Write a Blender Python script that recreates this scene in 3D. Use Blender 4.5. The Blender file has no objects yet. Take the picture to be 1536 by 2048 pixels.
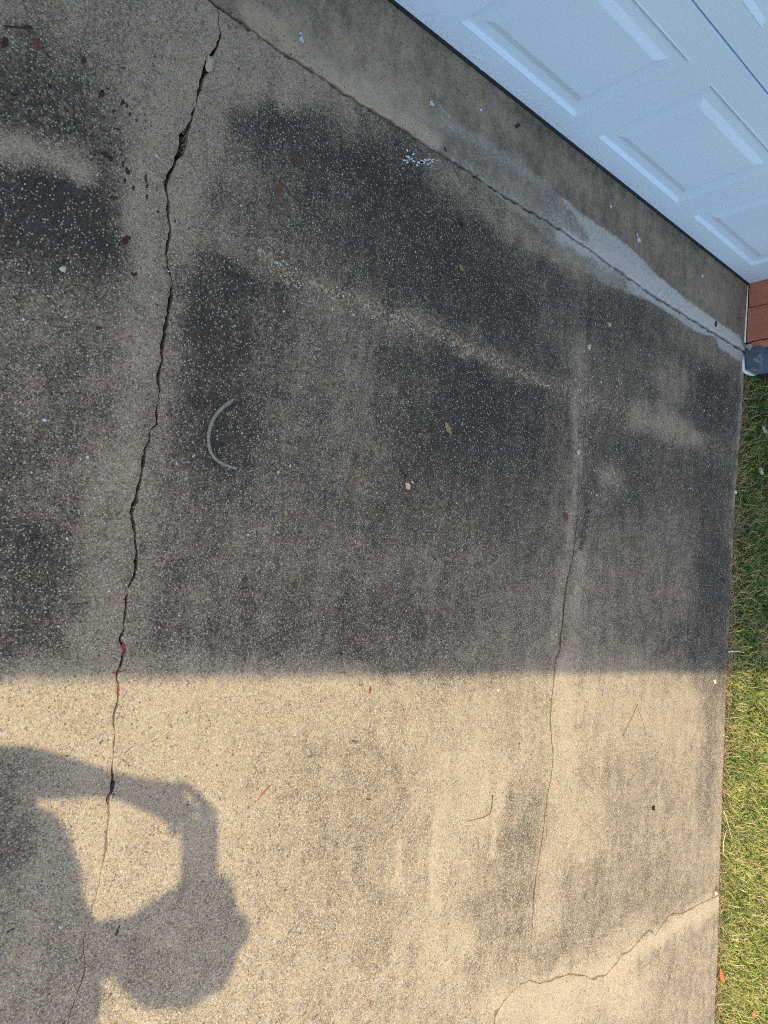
import bpy, bmesh, math, random
import numpy as np
from mathutils import Vector, Matrix

# ---------------------------------------------------------------- camera, sky, sun, exposure
SC = bpy.context.scene
COL = SC.collection
R = np.array([[0.74320157, 0.08944136, 0.66306235],
              [0.13586428, -0.99055156, -0.01866833],
              [0.65512772, 0.10396082, -0.74833136]])     # rows: image right, image down, view direction
FPX = 1491.42
CAM = np.array([0.0, -1.44459, 1.35])                      # world: X along the garage, Y into the garage, Z up
cam_d = bpy.data.cameras.new('camera')
cam = bpy.data.objects.new('camera', cam_d)
COL.objects.link(cam)
cam_d.sensor_fit = 'VERTICAL'
cam_d.sensor_height = 36.0
cam_d.lens = 36.0 * FPX / 2048.0
cam_d.clip_start = 0.003
cam_d.clip_end = 2000.0
cam.matrix_world = Matrix(((R[0][0], -R[1][0], -R[2][0], CAM[0]),
                           (R[0][1], -R[1][1], -R[2][1], CAM[1]),
                           (R[0][2], -R[1][2], -R[2][2], CAM[2]),
                           (0, 0, 0, 1)))
SC.camera = cam

SUN_TO = Vector((-0.47797, 0.30012, 0.82551)).normalized()  # direction towards the sun
W = bpy.data.worlds.new('World')
SC.world = W
W.use_nodes = True
wn = W.node_tree
bg = wn.nodes['Background']
sky = wn.nodes.new('ShaderNodeTexSky')
sky.sky_type = 'NISHITA'
sky.sun_disc = False
sky.sun_elevation = math.asin(SUN_TO.z)
sky.sun_rotation = math.atan2(SUN_TO.x, SUN_TO.y)
sky.air_density = 1.5
sky.dust_density = 2.6
sky.ozone_density = 2.2
wn.links.new(sky.outputs[0], bg.inputs[0])
bg.inputs[1].default_value = 0.15
sun_d = bpy.data.lights.new('sun', 'SUN')
sun_d.energy = 2.0
sun_d.angle = math.radians(0.53)
sun_d.color = (1.0, 0.905, 0.60)
sun = bpy.data.objects.new('sun', sun_d)
COL.objects.link(sun)
sun.location = (-6, 3, 12)
sun.rotation_euler = SUN_TO.to_track_quat('Z', 'Y').to_euler()
SC.render.engine = 'CYCLES'
SC.cycles.use_denoising = False
SC.cycles.filter_width = 1.0
SC.view_settings.view_transform = 'Standard'
SC.view_settings.look = 'None'
SC.view_settings.exposure = 1.25
SC.view_settings.gamma = 1.0
SC.view_settings.use_curve_mapping = False

random.seed(7)
rng = np.random.default_rng(11)
PI = math.pi


# ---------------------------------------------------------------- helpers
def at(px, py, z=0.0):
    """point at height z that the photograph shows at pixel (px, py)"""
    d = R.T @ np.array([px - 768.0, py - 1024.0, FPX])
    p = CAM + d * ((z - CAM[2]) / d[2])
    return p


def g2(pts):
    return np.array([at(x, y)[:2] for x, y in pts])


def sun_point(px, py, z):
    """point at height z whose shadow falls on the ground point seen at (px, py)"""
    p = at(px, py)
    s = np.array(SUN_TO)
    return p + s * (z / s[2])


def tag(o, label=None, cat=None, group=None, kind=None):
    if label: o['label'] = label
    if cat: o['category'] = cat
    if group: o['group'] = group
    if kind: o['kind'] = kind
    return o


def empty(name, loc, parent=None):
    o = bpy.data.objects.new(name, None)
    COL.objects.link(o)
    o.location = loc
    if parent: o.parent = parent
    return o


def link(name, me, mat=None, parent=None, loc=None):
    o = bpy.data.objects.new(name, me)
    COL.objects.link(o)
    if mat is not None and len(me.materials) == 0:
        me.materials.append(mat)
    if parent is not None:
        o.parent = parent
        if loc is None and parent.type == 'EMPTY':
            # geometry is authored in world coordinates: keep it there
            o.matrix_parent_inverse = Matrix.Translation(-Vector(parent_world(parent)))
        elif loc is None:
            o.matrix_parent_inverse = Matrix.Identity(4)
    if loc is not None:
        o.location = loc
    return o


def parent_world(o):
    p = Vector(o.location)
    while o.parent:
        o = o.parent
        p += Vector(o.location)
    return p


def from_bm(name, bm, mat, parent=None, smooth=False, loc=None):
    me = bpy.data.meshes.new(name)
    bmesh.ops.recalc_face_normals(bm, faces=bm.faces)
    bm.to_mesh(me)
    bm.free()
    if smooth:
        me.polygons.foreach_set('use_smooth', [True] * len(me.polygons))
    return link(name, me, mat, parent, loc)


def mesh_np(name, verts, quads, mat=None, parent=None, smooth=False, tris=None):
    me = bpy.data.meshes.new(name)
    verts = np.asarray(verts, dtype=np.float32)
    me.vertices.add(len(verts))
    me.vertices.foreach_set('co', verts.ravel())
    if quads is not None:
        f = np.asarray(quads, dtype=np.int32)
        n = f.shape[1]
        me.loops.add(f.size)
        me.loops.foreach_set('vertex_index', f.ravel())
        me.polygons.add(len(f))
        me.polygons.foreach_set('loop_start', np.arange(0, f.size, n, dtype=np.int32))
        me.polygons.foreach_set('loop_total', np.full(len(f), n, dtype=np.int32))
    if smooth:
        me.polygons.foreach_set('use_smooth', np.ones(len(me.polygons), dtype=bool))
    me.update(calc_edges=True)
    return link(name, me, mat, parent)


def add_box(bm, x0, x1, y0, y1, z0, z1, bev=0.0):
    r = bmesh.ops.create_cube(bm, size=1.0)
    vs = r['verts']
    for v in vs:
        v.co = Vector((x0 + (v.co.x + .5) * (x1 - x0), y0 + (v.co.y + .5) * (y1 - y0), z0 + (v.co.z + .5) * (z1 - z0)))
    if bev > 0:
        es = list({e for v in vs for e in v.link_edges})
        bmesh.ops.bevel(bm, geom=es, offset=bev, segments=2, affect='EDGES', profile=0.5)


def add_tube(bm, pts, radii, seg=7, cap=True):
    pts = [Vector(p) for p in pts]
    rings = []
    up = Vector((0.13, 0.21, 1)).normalized()
    for i, p in enumerate(pts):
        a = pts[max(i - 1, 0)]
        b = pts[min(i + 1, len(pts) - 1)]
        t = (b - a).normalized()
        u = t.cross(up)
        if u.length < 1e-4: u = t.cross(Vector((1, 0, 0)))
        u.normalize()
        v = t.cross(u)
        r = radii[i] if hasattr(radii, '__len__') else radii
        rings.append([bm.verts.new(p + u * (r * math.cos(2 * PI * k / seg)) + v * (r * math.sin(2 * PI * k / seg))) for k in range(seg)])
    for a, b in zip(rings, rings[1:]):
        for k in range(seg):
            bm.faces.new((a[k], a[(k + 1) % seg], b[(k + 1) % seg], b[k]))
    if cap:
        bm.faces.new(rings[0][::-1])
        bm.faces.new(rings[-1])


# ---------------------------------------------------------------- node helpers
def new_mat(name, rough=0.85, spec=0.3):
    m = bpy.data.materials.new(name)
    m.use_nodes = True
    nt = m.node_tree
    b = nt.nodes['Principled BSDF']
    b.inputs['Roughness'].default_value = rough
    b.inputs['Specular IOR Level'].default_value = spec
    return m, nt, b


class NT:
    def __init__(s, nt):
        s.nt = nt
        s.pos = nt.nodes.new('ShaderNodeNewGeometry').outputs['Position']

    def put(s, sock, v):
        if isinstance(v, bpy.types.NodeSocket):
            s.nt.links.new(v, sock)
        elif isinstance(v, (tuple, list)) and len(v) == 3 and sock.type == 'RGBA':
            sock.default_value = (*v, 1)
        else:
            sock.default_value = v

    def math(s, op, a, b=None, c=None, clamp=False):
        n = s.nt.nodes.new('ShaderNodeMath')
        n.operation = op
        n.use_clamp = clamp
        s.put(n.inputs[0], a)
        if b is not None: s.put(n.inputs[1], b)
        if c is not None: s.put(n.inputs[2], c)
        return n.outputs[0]

    def noise(s, scale, detail=3.0, rough=0.55, vec=None, dist=0.0, color=False):
        n = s.nt.nodes.new('ShaderNodeTexNoise')
        n.inputs['Scale'].default_value = scale
        n.inputs['Detail'].default_value = detail
        n.inputs['Roughness'].default_value = rough
        n.inputs['Distortion'].default_value = dist
        s.put(n.inputs['Vector'], s.pos if vec is None else vec)
        return n.outputs['Color' if color else 'Fac']

    def voro(s, scale, out='Color', vec=None, feature='F1', rnd=1.0):
        n = s.nt.nodes.new('ShaderNodeTexVoronoi')
        n.feature = feature
        n.inputs['Scale'].default_value = scale
        n.inputs['Randomness'].default_value = rnd
        s.put(n.inputs['Vector'], s.pos if vec is None else vec)
        return n.outputs[out]

    def mix(s, f, a, b, blend='MIX'):
        n = s.nt.nodes.new('ShaderNodeMix')
        n.data_type = 'RGBA'
        n.blend_type = blend
        s.put(n.inputs[0], f)
        s.put(n.inputs[6], a)
        s.put(n.inputs[7], b)
        return n.outputs[2]

    def sstep(s, v, lo, hi, a=0.0, b=1.0):
        n = s.nt.nodes.new('ShaderNodeMapRange')
        n.interpolation_type = 'SMOOTHSTEP'
        s.put(n.inputs[0], v)
        n.inputs[1].default_value = lo
        n.inputs[2].default_value = hi
        n.inputs[3].default_value = a
        n.inputs[4].default_value = b
        return n.outputs[0]

    def sep(s, c):
        n = s.nt.nodes.new('ShaderNodeSeparateColor')
        s.put(n.inputs[0], c)
        return n.outputs

    def attr(s, name):
        n = s.nt.nodes.new('ShaderNodeAttribute')
        n.attribute_name = name
        return n.outputs

    def scalev(s, v):
        n = s.nt.nodes.new('ShaderNodeVectorMath')
        n.operation = 'MULTIPLY'
        s.put(n.inputs[0], s.pos)
        n.inputs[1].default_value = v
        return n.outputs[0]

    def bump(s, h, strength, dist, normal=None):
        n = s.nt.nodes.new('ShaderNodeBump')
        n.inputs['Strength'].default_value = strength
        n.inputs['Distance'].default_value = dist
        s.put(n.inputs['Height'], h)
        if normal is not None: s.put(n.inputs['Normal'], normal)
        return n.outputs[0]


def simple_mat(name, col, rough=0.8, var=0.2, scale=60.0, spec=0.3, bump=0.0):
    m, nt, b = new_mat(name, rough, spec)
    n = NT(nt)
    f = n.noise(scale, 4)
    dark = tuple(c * (1 - var) for c in col)
    lite = tuple(min(1, c * (1 + var)) for c in col)
    n.put(b.inputs['Base Color'], n.mix(n.sstep(f, .3, .7), dark, lite))
    if bump:
        n.put(b.inputs['Normal'], n.bump(f, 1.0, bump))
    return m


# ---------------------------------------------------------------- concrete
def concrete_mat():
    m, nt, b = new_mat('weathered concrete', 0.93, 0.2)
    n = NT(nt)
    a = n.attr('stain')
    r, g, w = n.sep(a['Color'])[:3]
    fine = a['Alpha']                                         # 1 = trowelled smooth slab, 0 = worn exposed sand
    big = n.noise(2.6, 4, .6)
    mid = n.noise(13, 5, .62)
    small = n.noise(70, 4, .6)
    v1 = n.sep(n.voro(430))
    v2 = n.sep(n.voro(270))
    v3 = n.sep(n.voro(170.0))
    grit = n.noise(420, 2, .7)
    # mold cover
    streak = n.noise(1.0, 5, .65, n.scalev((26.0, 5.0, 1.0)), .3)
    blot = n.noise(34, 4, .62)
    mm = n.math('ADD', r, n.math('MULTIPLY', n.math('SUBTRACT', mid, .5), .55))
    mm = n.math('ADD', mm, n.math('MULTIPLY', n.math('SUBTRACT', streak, .5), .45))
    mm = n.math('ADD', mm, n.math('MULTIPLY', n.math('SUBTRACT', blot, .5), .34))
    mm = n.math('ADD', mm, n.math('MULTIPLY', n.math('SUBTRACT', small, .5), .34))
    mm = n.math('ADD', mm, n.math('MULTIPLY', n.math('SUBTRACT', v1[0], .5), n.math('MULTIPLY_ADD', fine, -.34, .48)))
    mm = n.math('ADD', mm, n.math('MULTIPLY', n.math('SUBTRACT', grit, .5), .55))
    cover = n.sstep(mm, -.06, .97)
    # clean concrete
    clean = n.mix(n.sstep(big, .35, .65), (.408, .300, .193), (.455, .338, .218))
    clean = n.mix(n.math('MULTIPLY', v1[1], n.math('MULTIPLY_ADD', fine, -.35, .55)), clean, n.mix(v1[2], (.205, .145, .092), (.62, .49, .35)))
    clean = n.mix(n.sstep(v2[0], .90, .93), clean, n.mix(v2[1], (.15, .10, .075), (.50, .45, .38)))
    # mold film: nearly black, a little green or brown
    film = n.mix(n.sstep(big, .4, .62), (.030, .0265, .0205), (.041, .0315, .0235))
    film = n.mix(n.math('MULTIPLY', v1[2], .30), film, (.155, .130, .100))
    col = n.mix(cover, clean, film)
    # aggregate grains that stay bare in the dark film
    bare = n.math('MULTIPLY', n.sstep(v3[0], .87, .885), n.sstep(n.voro(170.0, 'Distance'), .42, .22))
    bare = n.math('MULTIPLY', bare, n.math('SUBTRACT', 1.0, fine))
    bare2 = n.math('MULTIPLY', n.sstep(v2[2], .89, .90), n.sstep(n.voro(270, 'Distance'), .5, .25))
    bare2 = n.math('MULTIPLY', bare2, n.math('SUBTRACT', 1.0, n.math('MULTIPLY', fine, .8)))
    stone = n.mix(v3[1], (.30, .245, .175), (.52, .45, .33))
    stone = n.mix(n.sstep(v3[2], .82, .86), stone, (.26, .15, .085))
    col = n.mix(n.math('MULTIPLY', bare, .9), col, stone)
    col = n.mix(n.math('MULTIPLY', bare2, .85), col, (.50, .44, .33))
    # worn band: brown, orange and cream gravel
    vg = n.sep(n.voro(150.0))
    gv = n.mix(n.sstep(vg[0], .35, .65), (.24, .125, .060), (.52, .40, .25))
    gv = n.mix(n.sstep(vg[1], .72, .8), gv, (.07, .055, .045))
    gv = n.mix(n.sstep(vg[1], .12, .06), gv, (.62, .56, .44))
    gf = n.math('MULTIPLY', g, n.sstep(n.math('ADD', vg[2], n.math('MULTIPLY', n.math('SUBTRACT', blot, .5), 1.6)), .34, .50))
    col = n.mix(n.math('MULTIPLY', gf, .62), col, gv)
    # pinholes
    hole = n.math('MULTIPLY', n.sstep(v2[1], .93, .945), n.sstep(n.voro(270, 'Distance'), .40, .2))
    col = n.mix(n.math('MULTIPLY', hole, .65), col, (.045, .038, .03))
    # grey paint overspray
    wf = n.math('ADD', w, n.math('MULTIPLY', n.math('SUBTRACT', small, .5), .5))
    wf = n.math('ADD', wf, n.math('MULTIPLY', n.math('SUBTRACT', v1[0], .5), .25))
    wf = n.math('MULTIPLY', n.sstep(wf, .30, .70), n.math('GREATER_THAN', w, .03))
    col = n.mix(n.math('MULTIPLY', wf, .80), col, n.mix(mid, (.48, .45, .39), (.63, .595, .52)))
    n.put(b.inputs['Base Color'], col)
    h = n.math('ADD', n.math('MULTIPLY', n.voro(430, 'Distance'), -.5), n.math('MULTIPLY', grit, .8))
    h = n.math('ADD', h, n.math('MULTIPLY', small, .8))
    h = n.math('MULTIPLY', h, n.math('MULTIPLY_ADD', fine, -.75, 1.0))
    n.put(b.inputs['Normal'], n.bump(h, .8, .0028))
    return m


M_CON = concrete_mat()

# stains: painted in ground coordinates, value 0 = clean, 1 = black mold film
# ('b', px, py, rx, ry, rot, value, alpha, softness) patches, ('s', points, half width, value, alpha, softness) strokes
MOLD = [
    ('b', 200, 90, 420, 230, 0, .34, 1, .6), ('b', 40, 110, 110, 70, 0, .50, .9, .8),
    ('b', 540, 110, 150, 130, 30, .27, 1, .7),
    ('b', 310, 270, 120, 150, 20, .20, 1, .8),
    ('b', 110, 240, 130, 85, 20, .66, .95, .6), ('b', 215, 315, 60, 60, 20, .55, .7, .8),
    ('b', 110, 450, 185, 140, 10, .96, 1, .55), ('b', 30, 560, 130, 120, 0, .85, 1, .7),
    ('b', 110, 740, 210, 190, 0, .60, 1, .6), ('b', 60, 640, 120, 60, 0, .50, .8, .8),
    ('b', 60, 1180, 130, 240, 0, .74, 1, .6), ('b', 20, 1060, 60, 100, 0, .88, .8, .8),
    ('b', 60, 930, 140, 90, 0, .58, 1, .8),
    ('s', [(-40, 275), (60, 295), (150, 335)], 26, .20, .95, .9),
    # right of the first crack
    ('b', 520, 640, 170, 150, 0, .74, 1, .6), ('b', 430, 640, 70, 130, 0, .80, .8, .8),
    ('b', 590, 280, 125, 70, 10, .80, 1, .6), ('b', 570, 400, 100, 80, 0, .58, 1, .8),
    ('b', 700, 430, 120, 140, 0, .76, 1, .7),
    ('b', 770, 330, 140, 90, 35, .90, 1, .6), ('b', 870, 420, 130, 80, 38, .90, 1, .5),
    ('b', 930, 540, 160, 110, 30, .90, 1, .6), ('b', 1050, 560, 110, 90, 30, .78, 1, .8),
    ('b', 480, 545, 110, 50, 0, .80, .9, .7), ('b', 410, 480, 50, 60, 0, .42, .9, .8),
    ('b', 430, 870, 110, 140, 0, .84, 1, .7), ('b', 560, 900, 110, 150, 0, .74, 1, .8),
    ('b', 680, 720, 120, 150, 10, .53, 1, .9), ('b', 700, 665, 80, 60, 0, .44, 1, .9), ('b', 570, 690, 80, 170, 0, .68, .6, 1.0),
    ('b', 725, 820, 60, 150, 0, .55, .9, .9),
    ('b', 640, 560, 90, 50, 20, .62, .8, .8), ('b', 810, 560, 90, 70, 0, .82, 1, .8),
    ('b', 930, 800, 170, 130, 10, .90, 1, .6), ('b', 870, 900, 120, 100, 0, .86, 1, .7),
    ('b', 1050, 860, 110, 130, 0, .92, 1, .7), ('b', 1080, 740, 90, 60, 20, .90, 1, .7),
    ('b', 760, 1120, 420, 260, 0, .55, 1, .6), ('b', 360, 1150, 120, 230, 0, .55, 1, .7),
    ('b', 850, 980, 140, 90, 0, .80, .8, .9), ('b', 1050, 1020, 110, 110, 0, .80, .9, .8),
    ('b', 560, 1000, 130, 60, 0, .60, .7, .9), ('b', 960, 1160, 90, 90, 0, .62, .6, .9),
    ('b', 640, 1250, 150, 80, 0, .76, .6, .9), ('b', 850, 1260, 100, 80, 0, .76, .6, .9),
    ('b', 330, 1290, 60, 60, 0, .60, .7, .9),
    # clean strips: both sides of the first crack, along the joint
    ('s', [(400, 60), (385, 170), (330, 330), (300, 430)], 50, .27, .9, .9),
    ('s', [(330, 420), (300, 560), (290, 700), (262, 850), (230, 1010), (215, 1150), (205, 1300)], 40, .29, .95, .9),
    ('s', [(385, 330), (370, 480), (355, 640)], 16, .34, .8, .9),
    ('s', [(350, 700), (330, 850), (300, 1000), (300, 1150), (275, 1330)], 20, .42, .8, .9),
    ('s', [(470, 90), (640, 210), (790, 300), (880, 360)], 38, .26, .95, .8), ('s', [(860, 350), (960, 415), (1060, 480), (1170, 550)], 24, .28, .9, .8), ('b', 930, 470, 90, 60, 35, .80, .8, .9), ('b', 1040, 560, 90, 50, 30, .78, .7, .9),
    ('s', [(420, 450), (500, 515)], 24, .30, .8, .9),
    ('b', 90, 140, 170, 90, 0, .64, .7, .9), ('b', 90, 225, 150, 75, 20, .86, .9, .8), ('b', 30, 80, 70, 30, 0, .62, .8, .9), ('b', 180, 205, 40, 40, 0, .66, .7, .9),
    ('s', [(-40, 275), (60, 295), (150, 335)], 20, .22, .85, .9),
    ('b', 785, 335, 100, 60, 36, .99, .8, .8), ('b', 600, 255, 80, 40, 0, .88, .7, .9), ('b', 1010, 610, 80, 50, 30, .98, .8, .9), ('b', 930, 560, 90, 60, 30, .95, .7, .9),
    ('b', 420, 630, 50, 110, 0, .95, .7, .9), ('b', 450, 860, 60, 90, 0, .95, .7, .9), ('b', 960, 790, 110, 90, 0, 1.0, .8, .9), ('b', 1060, 850, 70, 90, 0, 1.0, .7, .9), ('b', 880, 890, 70, 60, 0, .97, .6, .9),
    ('s', [(520, 505), (600, 560), (700, 602), (780, 628), (880, 672), (980, 712), (1090, 768), (1180, 798), (1270, 835), (1440, 905)], 20, .44, .65, 1.0), ('s', [(330, 395), (420, 450), (520, 505)], 20, .32, .6, 1.0),
    ('s', [(690, 640), (710, 760), (725, 940)], 55, .48, .7, 1.0), ('b', 530, 440, 80, 60, 0, .62, .7, 1.0), ('b', 480, 560, 90, 40, 0, .86, .6, 1.0), ('b', 600, 500, 60, 50, 0, .66, .6, 1.0), ('b', 830, 780, 60, 60, 0, .66, .7, 1.0), ('b', 620, 850, 60, 120, 0, .58, .6, 1.0),
    # right part
    ('b', 1330, 850, 200, 260, 0, .66, 1, .6), ('b', 1320, 1150, 170, 260, 0, .57, 1, .6),
    ('b', 1240, 640, 90, 60, 20, .78, 1, .7), ('b', 1420, 790, 60, 90, 0, .88, 1, .7),
    ('b', 1250, 940, 80, 90, 0, .84, .9, .8), ('b', 1400, 960, 60, 60, 0, .84, .9, .8),
    ('b', 1428, 1190, 34, 200, 0, .96, 1, .7), ('b', 1390, 1300, 70, 70, 0, .80, .8, .9),
    ('b', 1350, 762, 36, 44, 0, .38, .9, .7),
    ('s', [(1270, 830), (1330, 845), (1400, 880)], 22, .26, .9, .8),
    ('b', 1222, 958, 21, 34, -15, .26, .85, .9), ('b', 1420, 700, 60, 30, 30, .40, .8, .8),
    ('s', [(1165, 690), (1160, 790)], 22, .40, .9, .8), ('s', [(1152, 800), (1154, 900), (1150, 1010)], 13, .36, .9, .6),
    ('s', [(1145, 1010), (1138, 1090), (1120, 1200), (1110, 1290)], 16, .36, .9, .6),
    ('s', [(1158, 1120), (1152, 1200), (1140, 1340)], 22, .26, .85, .9),
    ('s', [(1174, 1000), (1166, 1090)], 7, .90, .8, .6),
    ('s', [(1183, 590), (1178, 690)], 8, .86, .7, .7),
    ('s', [(1486, 740), (1478, 900), (1470, 1010)], 9, .28, .9, .6), ('s', [(1466, 1080), (1456, 1300)], 5, .35, .8, .6),
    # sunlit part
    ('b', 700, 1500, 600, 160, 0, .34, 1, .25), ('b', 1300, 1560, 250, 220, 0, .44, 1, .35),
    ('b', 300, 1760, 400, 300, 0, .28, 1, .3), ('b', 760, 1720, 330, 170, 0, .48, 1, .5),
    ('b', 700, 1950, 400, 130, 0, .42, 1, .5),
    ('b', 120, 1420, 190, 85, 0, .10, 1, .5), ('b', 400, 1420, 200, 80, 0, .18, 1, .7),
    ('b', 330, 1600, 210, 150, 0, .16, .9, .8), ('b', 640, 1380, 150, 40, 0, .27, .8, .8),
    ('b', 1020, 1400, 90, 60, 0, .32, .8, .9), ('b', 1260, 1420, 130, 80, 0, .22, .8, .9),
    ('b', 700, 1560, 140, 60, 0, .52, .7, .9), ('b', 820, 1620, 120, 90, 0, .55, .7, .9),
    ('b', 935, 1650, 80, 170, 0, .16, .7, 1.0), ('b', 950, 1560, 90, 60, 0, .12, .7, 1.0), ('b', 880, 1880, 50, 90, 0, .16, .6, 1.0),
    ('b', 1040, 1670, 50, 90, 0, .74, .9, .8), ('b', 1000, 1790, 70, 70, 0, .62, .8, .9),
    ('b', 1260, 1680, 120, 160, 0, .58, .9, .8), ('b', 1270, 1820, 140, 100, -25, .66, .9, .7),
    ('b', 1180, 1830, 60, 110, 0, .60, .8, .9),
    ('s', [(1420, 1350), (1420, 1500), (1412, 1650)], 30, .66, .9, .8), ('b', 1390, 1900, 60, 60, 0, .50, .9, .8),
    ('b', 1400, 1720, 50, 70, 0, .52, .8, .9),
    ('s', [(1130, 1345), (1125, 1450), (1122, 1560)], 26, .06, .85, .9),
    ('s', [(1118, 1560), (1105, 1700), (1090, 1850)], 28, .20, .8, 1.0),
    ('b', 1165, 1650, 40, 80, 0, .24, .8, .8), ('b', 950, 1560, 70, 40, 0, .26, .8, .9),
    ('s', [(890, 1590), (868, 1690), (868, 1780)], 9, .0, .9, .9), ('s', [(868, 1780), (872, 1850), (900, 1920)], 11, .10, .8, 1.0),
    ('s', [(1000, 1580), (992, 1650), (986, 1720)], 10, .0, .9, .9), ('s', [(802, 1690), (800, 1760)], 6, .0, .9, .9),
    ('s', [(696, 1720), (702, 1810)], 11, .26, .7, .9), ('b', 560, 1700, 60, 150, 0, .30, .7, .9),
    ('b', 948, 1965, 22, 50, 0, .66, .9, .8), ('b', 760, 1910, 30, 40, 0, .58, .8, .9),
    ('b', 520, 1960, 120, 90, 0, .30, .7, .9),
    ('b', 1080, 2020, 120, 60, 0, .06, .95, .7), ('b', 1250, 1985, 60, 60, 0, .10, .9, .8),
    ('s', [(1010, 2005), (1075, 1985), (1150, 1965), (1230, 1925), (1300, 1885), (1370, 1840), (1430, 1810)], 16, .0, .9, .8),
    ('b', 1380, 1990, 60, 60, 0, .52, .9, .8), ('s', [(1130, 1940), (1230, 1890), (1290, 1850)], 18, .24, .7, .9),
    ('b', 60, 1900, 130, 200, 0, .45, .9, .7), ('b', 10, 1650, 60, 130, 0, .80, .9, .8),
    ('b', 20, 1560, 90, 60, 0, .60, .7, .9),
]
GRAVEL = [
    ('s', [(520, 505), (570, 540), (620, 575)], 14, .9, 1, .9), ('s', [(600, 560), (690, 600), (760, 615)], 12, 1.0, 1, .9),
    ('s', [(760, 620), (850, 660), (930, 690), (985, 715)], 12, .9, 1, .9), ('s', [(985, 715), (1050, 750), (1105, 770)], 11, .9, 1, .9),
    ('s', [(1105, 770), (1180, 800), (1250, 830)], 20, .6, 1, .9), ('s', [(1250, 830), (1340, 855), (1440, 900)], 20, .45, 1, .9), ('b', 900, 1010, 70, 40, 0, .35, 1, .9),
    ('b', 1160, 870, 25, 60, 0, .5, 1, .9), ('b', 1340, 930, 60, 70, 0, .35, 1, .9), ('b', 1100, 1050, 60, 60, 0, .30, 1, .9),
    ('b', 210, 620, 90, 60, 0, .30, 1, .9), ('b', 110, 240, 110, 70, 20, .35, 1, .9),
]
PAINT = [
    ('p', [(845, 208), (900, 245), (1000, 305), (1075, 362), (1134, 397), (1184, 437), (1240, 540), (1150, 540), (1060, 455), (960, 375), (860, 300), (790, 235)], .43, .022),
    ('p', [(1095, 374), (1134, 397), (1150, 420), (1184, 437), (1250, 481), (1282, 512), (1304, 537), (1344, 573),
           (1417, 628), (1478, 667), (1490, 700), (1484, 730), (1437, 701), (1430, 680), (1390, 668), (1307, 611), (1210, 576), (1160, 545), (1185, 515), (1172, 474), (1145, 430)], .62, .020),
    ('s', [(640, 118), (760, 190), (850, 240), (960, 310), (1080, 385)], 34, .34, 1, .8), ('s', [(880, 228), (1000, 310), (1100, 380)], 14, .42, 1, .8), ('s', [(1120, 470), (1180, 500), (1300, 580), (1440, 668)], 10, .75, 1, .9),
    ('s', [(1200, 505), (1290, 560), (1360, 608), (1470, 685)], 10, .85, 1, .8),
    ('s', [(1240, 575), (1180, 560), (1100, 500)], 30, .30, .6, 1.0),
]


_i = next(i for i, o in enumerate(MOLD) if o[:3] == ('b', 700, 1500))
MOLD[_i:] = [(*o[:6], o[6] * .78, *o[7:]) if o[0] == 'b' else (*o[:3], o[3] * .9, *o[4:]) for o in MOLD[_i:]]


def sst(x, lo, hi):
    t = np.clip((x - lo) / (hi - lo), 0, 1)
    return t * t * (3 - 2 * t)


def seg_dist(X, Y, P):
    d = np.full(X.shape, 1e9)
    for a, b in zip(P, P[1:]):
        ab = b - a
        t = np.clip(((X - a[0]) * ab[0] + (Y - a[1]) * ab[1]) / (ab @ ab), 0, 1)
        d = np.minimum(d, np.hypot(X - a[0] - t * ab[0], Y - a[1] - t * ab[1]))
    return d


def in_poly(X, Y, P):
    c = np.zeros(X.shape, bool)
    for a, b in zip(P, np.roll(P, -1, 0)):
        k = (a[1] > Y) != (b[1] > Y)
        xi = (b[0] - a[0]) * (Y - a[1]) / (b[1] - a[1] + 1e-12) + a[0]
        c ^= k & (X < xi)
    return c


_ph = rng.uniform(0, 6.28, (3, 14))


def wob(X, Y, f, k):
    """cheap smooth wobble used to make patch outlines uneven"""
    s = 0
    for i in range(5):
        an = _ph[k, i] * 1.0
        s = s + np.sin(f * (1 + .35 * i) * (X * math.cos(an) + Y * math.sin(an)) + _ph[k, i + 5] * 7)
    return s / 5


def paint(X, Y, ops, start):
    m = np.full(X.shape, float(start))
    wx = X + .022 * wob(X, Y, 22, 0) + .010 * wob(X, Y, 61, 1)
    wy = Y + .022 * wob(X, Y, 22, 1) + .010 * wob(X, Y, 61, 2)
    for o in ops:
        if o[0] == 'b':
            _, px, py, rx, ry, rot, val, al, so = o
            c, s = math.cos(math.radians(rot)), math.sin(math.radians(rot))
            p = at(px, py)[:2]
            k = 8.0
            ax = (at(px + k * c, py + k * s)[:2] - p) / k * rx
            ay = (at(px - k * s, py + k * c)[:2] - p) / k * ry
            det = ax[0] * ay[1] - ax[1] * ay[0]
            dx, dy = wx - p[0], wy - p[1]
            u = (dx * ay[1] - dy * ay[0]) / det
            v = (dy * ax[0] - dx * ax[1]) / det
            d = np.hypot(u, v)
            f = al * sst(d, 1 + so * 1.0, 1 - so * 1.05)
        elif o[0] == 's':
            _, pts, w, val, al, so = o
            P = g2(pts)
            mp = pts[len(pts) // 2]
            q = at(*mp)
            mpp = np.linalg.norm(q - CAM) / FPX * 1.06
            d = seg_dist(wx, wy, P) / (w * mpp)
            f = al * sst(d, 1 + so * 1.1, 1 - so * 1.1)
        else:
            _, pts, val, so = o
            P = g2(pts)
            x2 = X + .004 * wob(X, Y, 90, 0) + .003 * wob(X, Y, 260, 2)
            y2 = Y + .004 * wob(X, Y, 90, 1) + .003 * wob(X, Y, 260, 0)
            sd = seg_dist(x2, y2, np.vstack([P, P[:1]])) * np.where(in_poly(x2, y2, P), 1, -1)
            f = sst(sd, -so * .3, so)
        m = m * (1 - f) + val * f
    return m


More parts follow.
